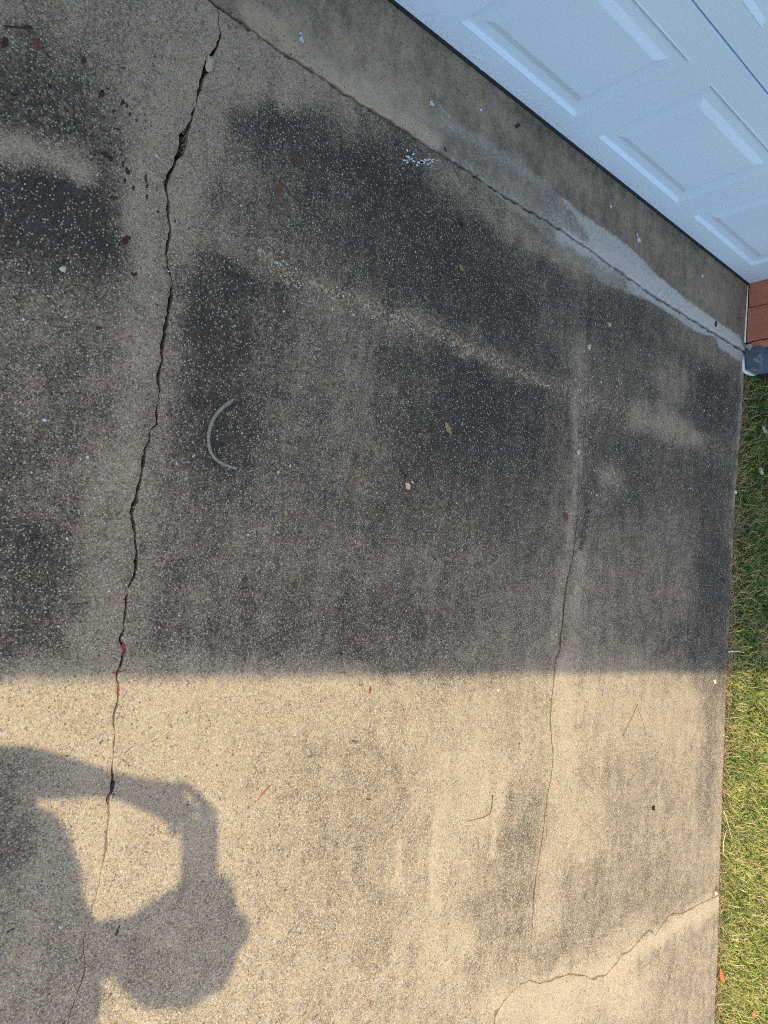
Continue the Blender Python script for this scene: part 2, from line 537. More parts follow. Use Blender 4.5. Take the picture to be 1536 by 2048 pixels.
def set_stain(me, start=.45, ops=MOLD, gravel=True, fine=0.0):
    n = len(me.vertices)
    co = np.empty(n * 3, np.float32)
    me.vertices.foreach_get('co', co)
    co = co.reshape(-1, 3).astype(float)
    X, Y = co[:, 0], co[:, 1]
    c = np.zeros((n, 4), np.float32)
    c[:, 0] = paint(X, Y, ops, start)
    if gravel: c[:, 1] = paint(X, Y, GRAVEL, 0.0)
    c[:, 2] = paint(X, Y, PAINT, 0.0)
    c[:, 3] = fine
    a = me.color_attributes.new('stain', 'FLOAT_COLOR', 'POINT')
    a.data.foreach_set('color', c.ravel())


# ---------------------------------------------------------------- cracks and slab outlines
CRACK1 = [(437, 18, 5), (438, 50, 6), (443, 70, 10), (432, 90, 8), (424, 108, 9), (416, 122, 27), (414, 138, 24), (409, 150, 13), (400, 165, 9), (396, 190, 8), (390, 215, 8),
          (385, 240, 9), (374, 258, 12), (367, 272, 24), (366, 292, 26), (362, 308, 20), (352, 322, 9), (342, 345, 7), (336, 365, 8), (334, 385, 6), (336, 420, 7),
          (341, 465, 6), (337, 490, 9), (334, 512, 7), (338, 530, 7), (345, 562, 7), (342, 600, 8), (338, 630, 9), (330, 660, 8), (327, 695, 8), (322, 730, 8), (316, 760, 8),
          (321, 785, 7), (314, 815, 8), (313, 849, 7), (303, 857, 4), (297, 885, 6), (290, 910, 7), (284, 945, 8), (277, 985, 8), (268, 1015, 7), (264, 1026, 6),
          (271, 1065, 8), (273, 1100, 8), (272, 1140, 5), (262, 1165, 9), (252, 1195, 7), (250, 1230, 7), (246, 1260, 7), (243, 1280, 6), (249, 1300, 7), (240, 1330, 6),
          (235, 1345, 6), (236, 1370, 6), (237, 1395, 5), (230, 1425, 4), (227, 1445, 4), (230, 1475, 3.4), (226, 1510, 4), (225, 1536, 4), (226, 1555, 5), (222, 1585, 8), (216, 1608, 4),
          (217, 1645, 4), (212, 1670, 5), (213, 1700, 3.6), (204, 1725, 3), (198, 1765, 2.4), (191, 1800, 1.2), (176, 1850, .5), (168, 1878, 2), (168, 1910, 2.2), (170, 1945, 4), (164, 1965, 3),
          (155, 1985, 3), (146, 2010, 3.4), (138, 2040, 3), (125, 2090, 3), (60, 2500, 3)]
CRACK2 = [(1190, 512, .25), (1180, 600, .25), (1168, 720, .3), (1158, 850, .5), (1156, 1024, .8), (1152, 1065, 1.2), (1147, 1110, 2.2), (1140, 1140, 2.5), (1135, 1160, 3), (1131, 1185, 4), (1128, 1215, 3),
          (1125, 1250, 3.4), (1121, 1275, 4), (1120, 1300, 3), (1112, 1320, 4), (1110, 1340, 3), (1108, 1365, 2.4), (1104, 1400, 2), (1101, 1440, 1.8), (1103, 1470, 1.8),
          (1106, 1500, 1.8), (1106, 1530, 1.5), (1102, 1560, 1.8), (1096, 1590, 1.8), (1090, 1640, 2), (1083, 1690, 1.8), (1075, 1740, 1.6), (1068, 1790, 1.6), (1065, 1850, 1.2), (1063, 1900, .6), (1062, 1955, .4)]
CRACK3 = [(985, 2044, 5), (1006, 2005, 5), (1024, 1984, 5), (1040, 1969, 4), (1060, 1961, 4), (1075, 1966, 4), (1095, 1964, 5), (1110, 1957, 4), (1125, 1953, 4), (1140, 1949, 3), (1155, 1949, 4), (1168, 1951, 4),
          (1187, 1959, 5), (1198, 1952, 4), (1213, 1949, 3), (1235, 1925, 4), (1245, 1908, 4), (1256, 1905, 4), (1272, 1890, 4), (1285, 1873, 4), (1297, 1861, 6), (1304, 1861, 5),
          (1311, 1871, 3), (1325, 1850, 4), (1340, 1829, 4), (1366, 1825, 3), (1378, 1821, 2.5), (1392, 1812, 2), (1410, 1803, 2), (1440, 1790, 1.6), (1470, 1777, 1.6)]
JOINT = [(-900, -840, 8), (-300, -465, 8), (0, -275, 8), (300, -84, 8), (410, -8, 7), (430, 9, 8), (437, 15, 8), (470, 38, 8), (512, 65, 8), (540, 86, 9), (565, 103, 10), (590, 118, 8), (615, 137, 8), (655, 163, 8), (697, 191, 10),
         (740, 219, 7), (795, 251, 8), (810, 262, 9), (850, 288, 6), (910, 326, 6), (970, 366, 6), (1010, 392, 7), (1024, 402, 6), (1060, 423, 6), (1100, 446, 7), (1150, 479, 6), (1190, 505, 6), (1206, 520, 7), (1240, 543, 7),
         (1270, 565, 7), (1305, 590, 7), (1340, 612, 9), (1372, 632, 9), (1400, 649, 9), (1450, 680, 8), (1496, 708, 8)]
EDGE = [(1493, 690), (1489, 745), (1484, 850), (1478, 905), (1471, 1000), (1467, 1100), (1462, 1180), (1459, 1240), (1455, 1340), (1451, 1420), (1449, 1500), (1446, 1560),
        (1444, 1650), (1441, 1720), (1438, 1800), (1437, 1860), (1435, 1920), (1431, 1980), (1429, 2040), (1424, 2140)]


def crack_fn(pts, axis, jit=.0011, seed=1):
    """returns two functions (lower side, upper side) giving the crack's edges along `axis` (0 = as a function of x, 1 = of y)"""
    P = np.array([at(p[0], p[1])[:2] for p in pts])
    wd = np.array([p[2] * np.linalg.norm(at(p[0], p[1]) - CAM) / FPX for p in pts])
    t = P[:, axis]
    s = P[:, 1 - axis]
    o = np.argsort(t)
    t, s, wd = t[o], s[o], wd[o]
    for i in range(1, len(t)):
        if t[i] <= t[i - 1]: t[i] = t[i - 1] + 1e-4
    rr = np.random.default_rng(seed)
    tj = np.arange(t[0], t[-1], .006)
    knl = np.array([.25, .6, 1.0, .6, .25])
    def rough():
        return .75 * rr.normal(0, 1, len(tj)) + .7 * np.convolve(rr.normal(0, 1, len(tj)), knl, 'same')
    ja, jb, jc = rough(), rough(), rough()

    def side(sg, j):
        def fn(q):
            w = np.interp(q, t, wd)
            return np.interp(q, t, s) + sg * w / 2 + np.interp(q, tj, j) * np.minimum(jit, w * .30) + np.interp(q, tj, jc) * jit * .7
        return fn
    return side(-1, ja), side(1, jb), lambda q: np.interp(q, t, wd)


c1a, c1b, c1w = crack_fn([(a_, b_, c_ * (.68 if 250 < b_ < 320 else .40 if b_ < 350 else .70) if b_ < 1350 else c_ * .62) for a_, b_, c_ in CRACK1], 1, seed=1)
c2a, c2b, c2w = crack_fn([(a_, b_, c_ * (2.1 if b_ > 1345 else 1.5)) for a_, b_, c_ in CRACK2], 1, jit=.0009, seed=2)
c3a, c3b, c3w = crack_fn([(a_, b_, c_ * .42) for a_, b_, c_ in CRACK3], 0, jit=.0016, seed=3)
ja, jb, jw = crack_fn([(a_, b_, c_ * .62) for a_, b_, c_ in JOINT], 0, jit=.0016, seed=4)
_E = g2(EDGE)
_o = np.argsort(_E[:, 1])
_er = np.random.default_rng(5)
_et = np.arange(-4, .1, .02)
_ej = _er.normal(0, .0016, len(_et))


def edge_fn(y):
    return np.interp(y, _E[_o, 1], _E[_o, 0]) + np.interp(y, _et, _ej)


def dens(a, b, step, extra=()):
    n = max(1, int(abs(b - a) / step))
    return np.unique(np.concatenate([np.linspace(a, b, n + 1), np.array(extra, float)]))


LIP = .0035


def slab_grid(xl, xr, yb, yt, U, V, walls, zt=0.0, depth=.09, lip=(1, 1, 1, 1)):
    """sheet between x = xl(y) .. xr(y) and y = yb(x) .. yt(x); U, V in 0..1; walls: left, right, bottom, top flags"""
    nu, nv = len(U), len(V)
    UU, VV = np.meshgrid(U, V, indexing='ij')
    x = np.full(UU.shape, 1.5)
    y = np.zeros(UU.shape)
    for _ in range(5):
        b, t = yb(x), yt(x)
        y = b + VV * (t - b)
        l, r = xl(y), xr(y)
        x = l + UU * (r - l)
    z = np.full(x.shape, zt)
    n = lambda i, j: i * nv + j
    for fl, sl in ((walls[0], np.s_[0, :]), (walls[1], np.s_[-1, :]), (walls[2], np.s_[:, 0]), (walls[3], np.s_[:, -1])):
        if fl: z[sl] = zt - fl
    verts = np.stack([x, y, z], -1).reshape(-1, 3)
    I, J = np.meshgrid(np.arange(nu - 1), np.arange(nv - 1), indexing='ij')
    q = np.stack([I * nv + J, (I + 1) * nv + J, (I + 1) * nv + J + 1, I * nv + J + 1], -1).reshape(-1, 4)
    allv, allq = [verts], [q]
    base = len(verts)
    for fl, ids in ((walls[0], np.arange(nv)), (walls[1], (nu - 1) * nv + np.arange(nv)[::-1]), (walls[2], (np.arange(nu) * nv)[::-1]), (walls[3], np.arange(nu) * nv + nv - 1)):
        if not fl: continue
        t = verts[ids]
        d = t.copy()
        d[:, 2] = zt - depth
        k = len(ids)
        allv += [t, d]
        i = base + np.arange(k - 1)
        allq.append(np.stack([i, i + 1, i + 1 + k, i + k], -1))
        base += 2 * k
    return np.vstack(allv), np.vstack(allq)


driveway = tag(empty('driveway', (0, 0, 0)), kind='structure')
driveway['label'] = 'old cracked concrete driveway with black mold stains'


def make_slab(name, grids, label, start=.45, parent=driveway, ops=MOLD, fine=0.0, gravel=True):
    vs, qs, off = [], [], 0
    for v, q in grids:
        vs.append(v)
        qs.append(q + off)
        off += len(v)
    o = mesh_np(name, np.vstack(vs), np.vstack(qs), M_CON, parent)
    set_stain(o.data, start, ops, gravel, fine)
    if label: o['label'] = label
    return o


YB = -3.35                                                    # below this line the sheets are coarse
far_y = lambda x: np.full(np.shape(x), -9.0)
mid_y = lambda x: np.full(np.shape(x), YB)
jlow = lambda x: ja(x)


def uniq(a):
    a = np.unique(np.round(a, 7))
    return a


# left slab: x from -2.6 to the first crack
w_ = 3.1
U_left = uniq(np.concatenate([np.linspace(0, .80, 12), np.linspace(.80, .9985, 78), [1 - .0035 / w_, 1.0]]))
V_d = uniq(np.concatenate([[0], np.linspace(0, 1, 560), [1 - .0035 / 3.0, 1]]))
xl0 = lambda y: np.full(np.shape(y), -2.6)
make_slab('concrete_slab', [slab_grid(xl0, c1a, mid_y, jlow, U_left, V_d, (.01, .0012, 0, .0012)),
                            slab_grid(xl0, c1a, far_y, mid_y, U_left[::6].tolist() + [1.0], np.linspace(0, 1, 20), (.01, .0012, .01, 0))],
          'slab on the left of the long open crack')
# middle slab
ybm = lambda x: np.where(x > 1.767, c3b(np.maximum(x, 1.767)), c3b(np.array(1.767)))
U_m = uniq(np.concatenate([[0, .002], np.linspace(0, 1, 230), [.998, 1]]))
xc = float(c3a(np.array(1.767)))
XD = 1.745
xd = lambda y: np.full(np.shape(y), XD)
yb2 = lambda x: np.full(np.shape(x), float(c3b(np.array(1.767))))
make_slab('concrete_slab', [slab_grid(c1b, c2a, ybm, jlow, U_m, uniq(np.concatenate([np.linspace(0, 1, 470), [.9985]])), (.0012, .0006, 0, .0012)),
                            slab_grid(c1b, xd, far_y, yb2, np.linspace(0, 1, 130), uniq(np.concatenate([np.linspace(0, .85, 20), np.linspace(.85, 1, 140)])), (.0012, .0008, .01, 0))],
          'wide slab between the two long cracks')
# right slab
make_slab('concrete_slab', [slab_grid(c2b, edge_fn, c3b, jlow, uniq(np.concatenate([[0, .003], np.linspace(0, 1, 150), [.995, 1]])),
                                      uniq(np.concatenate([[0, .0015], np.linspace(0, 1, 470), [.9985, 1]])), (.0006, .005, .0012, .0012))],
          'slab between the hairline crack and the lawn')
# corner slab below the jagged crack
make_slab('concrete_slab', [slab_grid(lambda y: np.full(np.shape(y), XD + .004), edge_fn, mid_y, c3a, uniq(np.concatenate([np.linspace(0, 1, 190), [.995, 1]])),
                                      uniq(np.concatenate([np.linspace(0, 1, 150), [.996, 1]])), (.001, .005, 0, .002), zt=.0025),
                            slab_grid(lambda y: np.full(np.shape(y), XD + .004), edge_fn, far_y, mid_y, np.linspace(0, 1, 20), np.linspace(0, 1, 20), (.001, .005, .01, 0), zt=.0025)],
          'corner slab beyond the jagged crack')

# sand and dust packed into the shallow cracks
M_FILL = simple_mat('packed crack dust', (.20, .155, .105), .95, .35, 220, .1, .002)


def crack_fill(fa, fb, t0, t1, axis, z):
    t = np.arange(t0, t1, .012)
    m_ = (fa(t) + fb(t)) / 2
    zz = z + rng.uniform(-.0012, .0012, len(t))
    v = []
    for sg in (-.0055, .0055):
        v.append(np.stack([t, m_ + sg, zz], -1) if axis == 0 else np.stack([m_ + sg, t, zz], -1))
    n_ = len(t)
    i = np.arange(n_ - 1)
    return mesh_np('crack_fill', np.vstack(v), np.stack([i, i + 1, i + 1 + n_, i + n_], -1), M_FILL, driveway)


crack_fill(c3a, c3b, 1.80, 3.07, 0, -.0035)
crack_fill(c1a, c1b, float(at(138, 2040)[1]), float(at(217, 1606)[1]), 1, -.0035)
crack_fill(c1a, c1b, float(at(222, 1560)[1]), float(at(236, 1385)[1]), 1, -.010)

# garage floor strip between the joint and the door
FLOOR_OPS = [('s', [(560, 40), (700, 140), (820, 220)], 60, .30, 1, .9), ('s', [(500, 40), (620, 125), (760, 215), (860, 280)], 16, .04, .9, .8),
             ('b', 900, 140, 90, 40, 38, .42, .9, .9), ('b', 1000, 230, 60, 40, 38, .36, .9, .9), ('b', 760, 60, 60, 40, 38, .34, .8, .9),
             ('s', [(1000, 200), (1200, 350), (1400, 510)], 10, .60, .8, 1), ('b', 1150, 360, 50, 25, 38, .34, .8, .9), ('b', 1300, 470, 60, 25, 38, .40, .8, .9),
             ('b', 1420, 590, 50, 40, 38, .34, .8, .9), ('b', 1090, 300, 40, 20, 38, .48, .7, .9), ('b', 640, 80, 50, 30, 38, .36, .7, .9)]
fl_t = lambda x: np.full(np.shape(x), .6)
xf0 = lambda y: np.full(np.shape(y), -2.6)
xf1 = lambda y: np.full(np.shape(y), 3.134)
Uf = uniq(np.concatenate([np.linspace(0, .5, 20), np.linspace(.5, 1, 400)]))
Vf = uniq(np.concatenate([[0, .004], np.linspace(0, .42, 70), np.linspace(.42, 1, 4)]))
gf = tag(empty('garage_floor', (0, 0, 0)), kind='structure')
make_slab('floor_slab', [slab_grid(xf0, xf1, jb, fl_t, Uf, Vf, (0, .001, .0016, 0), zt=.004)], None, start=.50, parent=gf, ops=FLOOR_OPS, fine=.9, gravel=False)

# ---------------------------------------------------------------- ground to the horizon
M_SOIL = simple_mat('soil', (.060, .043, .028), .95, .5, 45, .1, .006)
M_TURF = simple_mat('far turf', (.075, .105, .030), .95, .35, 14, .1, .01)
bm = bmesh.new()
add_box(bm, -3.2, 9.0, -10, .3, -.30, -.045)
tag(from_bm('soil', bm, M_SOIL), kind='structure')
bm = bmesh.new()
add_box(bm, 3.93, 9.6, -10.2, -.30, -.2, -.040)
tag(from_bm('turf', bm, M_TURF), kind='structure')
bm = bmesh.new()
bmesh.ops.create_grid(bm, x_segments=40, y_segments=40, size=400)
for v in bm.verts: v.co.z = -.10
tag(from_bm('ground', bm, M_TURF), kind='structure')

# ---------------------------------------------------------------- lawn
def grass_mat():
    m, nt, b = new_mat('grass blades', .55, .25)
    n = NT(nt)
    a = n.attr('tint')
    n.put(b.inputs['Base Color'], a['Color'])
    tr = nt.nodes.new('ShaderNodeBsdfTranslucent')
    n.put(tr.inputs[0], a['Color'])
    mx = nt.nodes.new('ShaderNodeMixShader')
    mx.inputs[0].default_value = .30
    nt.links.new(b.outputs[0], mx.inputs[1])
    nt.links.new(tr.outputs[0], mx.inputs[2])
    out = [x for x in nt.nodes if x.type == 'OUTPUT_MATERIAL'][0]
    nt.links.new(mx.outputs[0], out.inputs[0])
    return m


M_GRASS = grass_mat()


def blades(name, x, y, z0, h, w, lean, az, cols, label=None, cat=None):
    n = len(x)
    S = 4                                                     # rings along a blade
    ts = np.array([0, .35, .7, 1.0])
    wf = np.array([.8, 1.0, .75, .08])
    v = np.zeros((n, S, 2, 3), np.float32)
    tw = az + rng.uniform(-.9, .9, n) + PI / 2
    for i, t in enumerate(ts):
        bend = lean * (t ** 1.6)
        r = h * t * np.sin(bend)
        zz = z0 + h * t * np.cos(bend)
        cx = x + r * np.cos(az)
        cy = y + r * np.sin(az)
        for k, sg in enumerate((-1, 1)):
            v[:, i, k, 0] = cx + sg * w * wf[i] * .5 * np.cos(tw)
            v[:, i, k, 1] = cy + sg * w * wf[i] * .5 * np.sin(tw)
            v[:, i, k, 2] = zz
    base = np.arange(n)[:, None] * (2 * S)
    q = []
    for i in range(S - 1):
        q.append(np.stack([base[:, 0] + 2 * i, base[:, 0] + 2 * i + 1, base[:, 0] + 2 * i + 3, base[:, 0] + 2 * i + 2], -1))
    q = np.stack(q, 1).reshape(-1, 4)
    o = mesh_np(name, v.reshape(-1, 3), q, M_GRASS)
    c = np.ones((n, S, 2, 4), np.float32)
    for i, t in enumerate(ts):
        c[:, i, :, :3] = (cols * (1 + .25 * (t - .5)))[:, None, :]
    a = o.data.color_attributes.new('tint', 'FLOAT_COLOR', 'POINT')
    a.data.foreach_set('color', c.ravel())
    tag(o, label, cat, kind='stuff')
    return o


def grass_cols(n, straw=.2, yel=.4, x=None, y=None):
    g = np.array([.100, .185, .030])
    yg = np.array([.40, .40, .080])
    st = np.array([.54, .43, .21])
    dk = np.array([.060, .105, .026])
    u = rng.random(n)
    p = .5
    if x is not None:
        p = .5 + .5 * wob(x, y, 9, 0)
        u = np.clip(u + .25 * wob(x, y, 16, 1), 0, 1)
    c = np.where((u < straw)[:, None], st, np.where((u < straw + yel)[:, None], yg, np.where((u > .9)[:, None], dk, g)))
    return c * rng.uniform(.7, 1.25, (n, 1))


NV = 46000
gy = rng.uniform(-3.6, .05, NV)
gx = edge_fn(gy) + .006 + rng.random(NV) * .85
ok = ~((gx < 9) & (gy > -.285) & (gx > 3.13))
ok &= ~((gx < 3.55) & (gy > -.372) & (gx > 3.13))
gx, gy = gx[ok], gy[ok]
n = len(gx)
dd = gx - edge_fn(gy)
near = dd < .07
dens_keep = (~near) | (rng.random(n) < .75)
gx, gy, dd = gx[dens_keep], gy[dens_keep], dd[dens_keep]
n = len(gx)
cols = grass_cols(n, .19, .50, gx, gy)
shade_cols = grass_cols(n, .09, .16, gx, gy)                        # greener, less straw by the garage; eave shade painted into the tint
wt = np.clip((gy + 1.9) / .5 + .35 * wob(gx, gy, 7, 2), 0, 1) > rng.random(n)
cols[wt] = shade_cols[wt] * .85
thatch = (dd < .08) & (rng.random(n) < .5)
cols[thatch] = np.array([.40, .27, .14]) * rng.uniform(.6, 1.3, (thatch.sum(), 1))
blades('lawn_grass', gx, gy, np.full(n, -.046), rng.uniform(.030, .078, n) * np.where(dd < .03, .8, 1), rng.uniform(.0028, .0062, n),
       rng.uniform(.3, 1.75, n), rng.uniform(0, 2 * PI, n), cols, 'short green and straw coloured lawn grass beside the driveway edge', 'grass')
NB = 24000
gx = rng.uniform(3.95, 8.6, NB)
gy = rng.uniform(-9, -.4, NB)
k2 = NB // 3
gx[:k2] = edge_fn(np.full(k2, -3.6)) + .02 + rng.random(k2) * 5
gy[:k2] = rng.uniform(-9, -3.6, k2)
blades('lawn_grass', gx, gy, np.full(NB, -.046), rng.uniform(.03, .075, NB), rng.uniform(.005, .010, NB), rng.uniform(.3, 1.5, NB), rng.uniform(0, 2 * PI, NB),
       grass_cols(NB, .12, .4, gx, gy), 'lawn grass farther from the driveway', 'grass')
# dead thatch lying flat along the slab edge and through the lawn
NT_ = 5000
gy = rng.uniform(-3.5, -.42, NT_)
near = rng.random(NT_) < .45
gx = edge_fn(gy) + np.where(near, .004 + rng.random(NT_) * .055, rng.random(NT_) * .7 + .02)
cols = np.array([.44, .31, .16]) * rng.uniform(.45, 1.4, (NT_, 1))
blades('dead_thatch', gx, gy, np.where(near, -.040, -.020) + rng.uniform(-.006, .012, NT_), rng.uniform(.03, .08, NT_), rng.uniform(.0018, .0032, NT_),
       rng.uniform(1.35, 1.7, NT_), rng.normal(PI / 2, .9, NT_), cols, 'brown dead grass thatch along the slab edge', 'dead grass')

# ---------------------------------------------------------------- garage: house shell, door, jamb
M_NAVY = None


def slate_mat():
    m, nt, b = new_mat('slate blue masonry paint', .7, .3)
    n = NT(nt)
    f = n.noise(30, 5, .65)
    st = n.noise(11, 4, .7, n.scalev((1.0, 1.6, 1.0)), 1.2)
    c = n.mix(n.sstep(f, .3, .7), (.075, .105, .130), (.105, .140, .165))
    c = n.mix(n.math('MULTIPLY', n.sstep(st, .60, .70), .55), c, (.42, .42, .40))
    n.put(b.inputs['Base Color'], c)
    n.put(b.inputs['Normal'], n.bump(f, .8, .004))
    return m


M_SLATE = slate_mat()
M_WALLN = simple_mat('navy wall paint', (.040, .056, .078), .7, .25, 35, .3, .003)


def trim_mat():
    m, nt, b = new_mat('terracotta trim paint', .5, .35)
    n = NT(nt)
    gr = n.noise(9, 4, .6, n.scalev((6.0, 6.0, .7)))
    f = n.noise(40, 4, .6)
    c = n.mix(n.sstep(gr, .35, .65), (.400, .140, .085), (.450, .165, .100))
    c = n.mix(n.math('MULTIPLY', n.sstep(f, .55, .75), .35), c, (.52, .24, .15))
    n.put(b.inputs['Base Color'], c)
    n.put(b.inputs['Normal'], n.bump(gr, .4, .001))
    return m


M_TRIM = trim_mat()
M_ROOF = simple_mat('roof shingle', (.09, .085, .08), .95, .4, 30, .1, .01)
M_WHITE = simple_mat('white trim paint', (.72, .72, .70), .5, .04, 20)
M_CAULK = simple_mat('white caulk', (.72, .69, .64), .6, .15, 80)

garage = tag(empty('garage', (3.14, -.27, 0)), 'garage with white raised panel sectional door, terracotta jamb trim and slate blue footing', 'garage', kind='thing')
WF = -.262                                                    # front face of the wall
DX0, DX1, DH = -2.06, 3.134, 2.135
bm = bmesh.new()
add_box(bm, DX1 + .012, 6.4, WF, WF + .25, -.12, 2.62)
add_box(bm, -2.9, DX0 - .01, WF, WF + .25, -.12, 2.62)
add_box(bm, DX0 - .01, DX1 + .012, WF, WF + .25, DH + .03, 2.62)
add_box(bm, 6.15, 6.4, WF + .25, 7.2, -.12, 2.62)
add_box(bm, -2.9, -2.65, WF + .25, 7.2, -.12, 2.62)
add_box(bm, -2.65, 6.15, 6.95, 7.2, -.12, 2.62)
from_bm('wall', bm, M_WALLN, garage)
# jamb return: two boards with a groove between
bm = bmesh.new()
add_box(bm, DX1 + .001, DX1 + .013, -.105, .02, .010, DH + .03, .003)
from_bm('jamb_board', bm, M_TRIM, garage)
bm = bmesh.new()
add_box(bm, DX1 - .004, DX1 + .010, -.258, -.109, .010, DH + .03, .003)
from_bm('jamb_board', bm, M_TRIM, garage)
bm = bmesh.new()
add_box(bm, DX1 - .006, DX1 + .060, -.274, -.2625, .030, DH + .09, .004)
from_bm('corner_board', bm, M_TRIM, garage)
bm = bmesh.new()
add_box(bm, DX0 - .013, DX0 - .001, -.258, .02, .010, DH + .03, .003)
from_bm('jamb_board', bm, M_TRIM, garage)
bm = bmesh.new()
add_box(bm, DX0, DX1 - .006, -.258, .02, DH + .004, DH + .029, .003)
from_bm('head_jamb', bm, M_TRIM, garage)
# caulk beads at the foot of the jamb
bm = bmesh.new()
add_tube(bm, [(DX1 - .004, .0, .0065), (DX1 - .005, -.09, .0065), (DX1 - .010, -.18, .0065), (DX1 - .010, -.262, .006)], [.0025, .0035, .004, .0045], 6)
from_bm('caulk_bead', bm, M_CAULK, garage, True)
# footing
foot = [(1492, 694), (1491, 712), (1490, 740), (1497, 745), (1508, 748), (1526, 746), (1548, 744), (1572, 741), (1590, 736), (1560, 718)]
bm = bmesh.new()
top = []
bot = []
for i, (px, py) in enumerate(foot):
    p = at(px, py)
    top.append(bm.verts.new((p[0] + .006, p[1], .058 + .004 * math.sin(i * 2.1))))
    bot.append(bm.verts.new((p[0], p[1], -.12)))
k = len(foot)
bm.faces.new(top)
bm.faces.new(bot[::-1])
for i in range(k):
    bm.faces.new((bot[i], bot[(i + 1) % k], top[(i + 1) % k], top[i]))
from_bm('footing', bm, M_SLATE, garage)
bm = bmesh.new()
add_tube(bm, [at(1488, 712, .004), at(1487, 728, .004), at(1488, 741, .004), at(1497, 746, .003), at(1508, 750, .0)], [.006, .009, .010, .010, .005], 7)
for v in bm.verts: v.co.z = max(-.02, v.co.z * .6)
from_bm('caulk_bead', bm, M_CAULK, garage, True)
bm = bmesh.new()
p = at(1495, 690)
bmesh.ops.create_icosphere(bm, subdivisions=3, radius=1.0)
for v in bm.verts:
    q = v.co.copy()
    s = 1 + .2 * math.sin(7 * q.x + 3 * q.y) + .15 * math.sin(9 * q.y + 5 * q.z)
    v.co = Vector((p[0] + .016 * q.x * s, p[1] + .034 * q.y * s, .006 + .020 * q.z * s))
from_bm('mortar_lump', bm, simple_mat('mortar', (.42, .40, .37), .9, .2, 60, .2, .003), garage, True)
# roof: eave edge at y = -0.65, height 2.70
EY, EZ = -.655, 2.70
bm = bmesh.new()
add_box(bm, -3.3, 6.9, EY + .02, WF, 2.60, 2.62)
from_bm('soffit', bm, M_WHITE, garage)
bm = bmesh.new()
add_box(bm, -3.3, 6.9, EY, EY + .018, 2.53, EZ, .002)
from_bm('fascia', bm, M_WHITE, garage)
bm = bmesh.new()
sl = .36
ry = 3.47
rz = EZ + .01 + (ry - EY) * sl
for s_, y0, y1, z0, z1 in ((1, EY + .0, ry, EZ + .005, rz), (2, ry, 2 * ry - EY, rz, EZ + .005)):
    a = [bm.verts.new(c) for c in ((-3.35, y0, z0), (6.95, y0, z0), (6.95, y1, z1), (-3.35, y1, z1))]
    b_ = [bm.verts.new(v.co + Vector((0, 0, .03))) for v in a]
    bm.faces.new(a[::-1]); bm.faces.new(b_)
    for i in range(4): bm.faces.new((a[i], a[(i + 1) % 4], b_[(i + 1) % 4], b_[i]))
from_bm('roof', bm, M_ROOF, garage)
for gx_ in (-2.9, 6.15):
    bm = bmesh.new()
    a = [bm.verts.new((gx_, y, z)) for y, z in ((WF, 2.62), (7.2, 2.62), (7.2, 2.80), (ry, rz - .02), (WF, 2.80))]
    b_ = [bm.verts.new(v.co + Vector((.25, 0, 0))) for v in a]
    bm.faces.new(a); bm.faces.new(b_[::-1])
    for i in range(5): bm.faces.new((a[i], b_[i], b_[(i + 1) % 5], a[(i + 1) % 5]))
    from_bm('gable', bm, M_WALLN, garage)


# door ------------------------------------------------------------------
def door_mat():
    m, nt, b = new_mat('white door paint', .42, .4)
    n = NT(nt)
    gr = n.noise(14, 5, .62, n.scalev((1.2, 1.0, 16.0)), .6)
    f = n.noise(3.0, 3)
    fine = n.noise(60, 4, .6)
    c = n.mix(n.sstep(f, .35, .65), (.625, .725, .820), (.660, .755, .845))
    c = n.mix(n.math('MULTIPLY', n.sstep(fine, .62, .78), .10), c, (.45, .44, .42))
    zz = nt.nodes.new('ShaderNodeSeparateXYZ')
    n.put(zz.inputs[0], n.pos)
    low = n.sstep(zz.outputs[2], .10, .0)
    dirt = n.math('MULTIPLY', n.math('MULTIPLY', low, n.sstep(n.noise(120, 5, .7), .42, .70)), .55)
    c = n.mix(dirt, c, (.24, .20, .15))
    n.put(b.inputs['Base Color'], c)
    n.put(b.inputs['Normal'], n.bump(gr, .6, .0012))
    return m


M_DOOR = door_mat()
M_RUB = simple_mat('black rubber', (.016, .017, .020), .7, .3, 60)
door = garage
PITCH, PW = .6234, .507
P0 = 1.835 - 6 * PITCH
PX = [P0 + i * PITCH for i in range(8)]
SH = .533
PZ0, PZ1 = .084, .4405


def panel_mesh():
    """recessed moulding round a raised field, authored with its lower left corner at the origin"""
    bm = bmesh.new()
    h = PZ1 - PZ0
    rings = []
    for ins, d in ((0, 0.0), (.002, -.0022), (.004, -.0004), (.012, .0062), (.015, .0074), (.042, .0066), (.045, .0058), (.064, -.0012), (.068, -.0022), (.072, -.0022)):
        rings.append([bm.verts.new(c) for c in ((ins, d, ins), (PW - ins, d, ins), (PW - ins, d, h - ins), (ins, d, h - ins))])
    for a, b_ in zip(rings, rings[1:]):
        for i in range(4): bm.faces.new((a[i], a[(i + 1) % 4], b_[(i + 1) % 4], b_[i]))
    bm.faces.new(rings[-1])
    bmesh.ops.recalc_face_normals(bm, faces=bm.faces)
    if [f for f in bm.faces][-1].normal.y > 0:
        bmesh.ops.reverse_faces(bm, faces=bm.faces)
    me = bpy.data.meshes.new('raised_panel')
    bm.to_mesh(me)
    bm.free()
    me.materials.append(M_DOOR)
    return me


PM = panel_mesh()


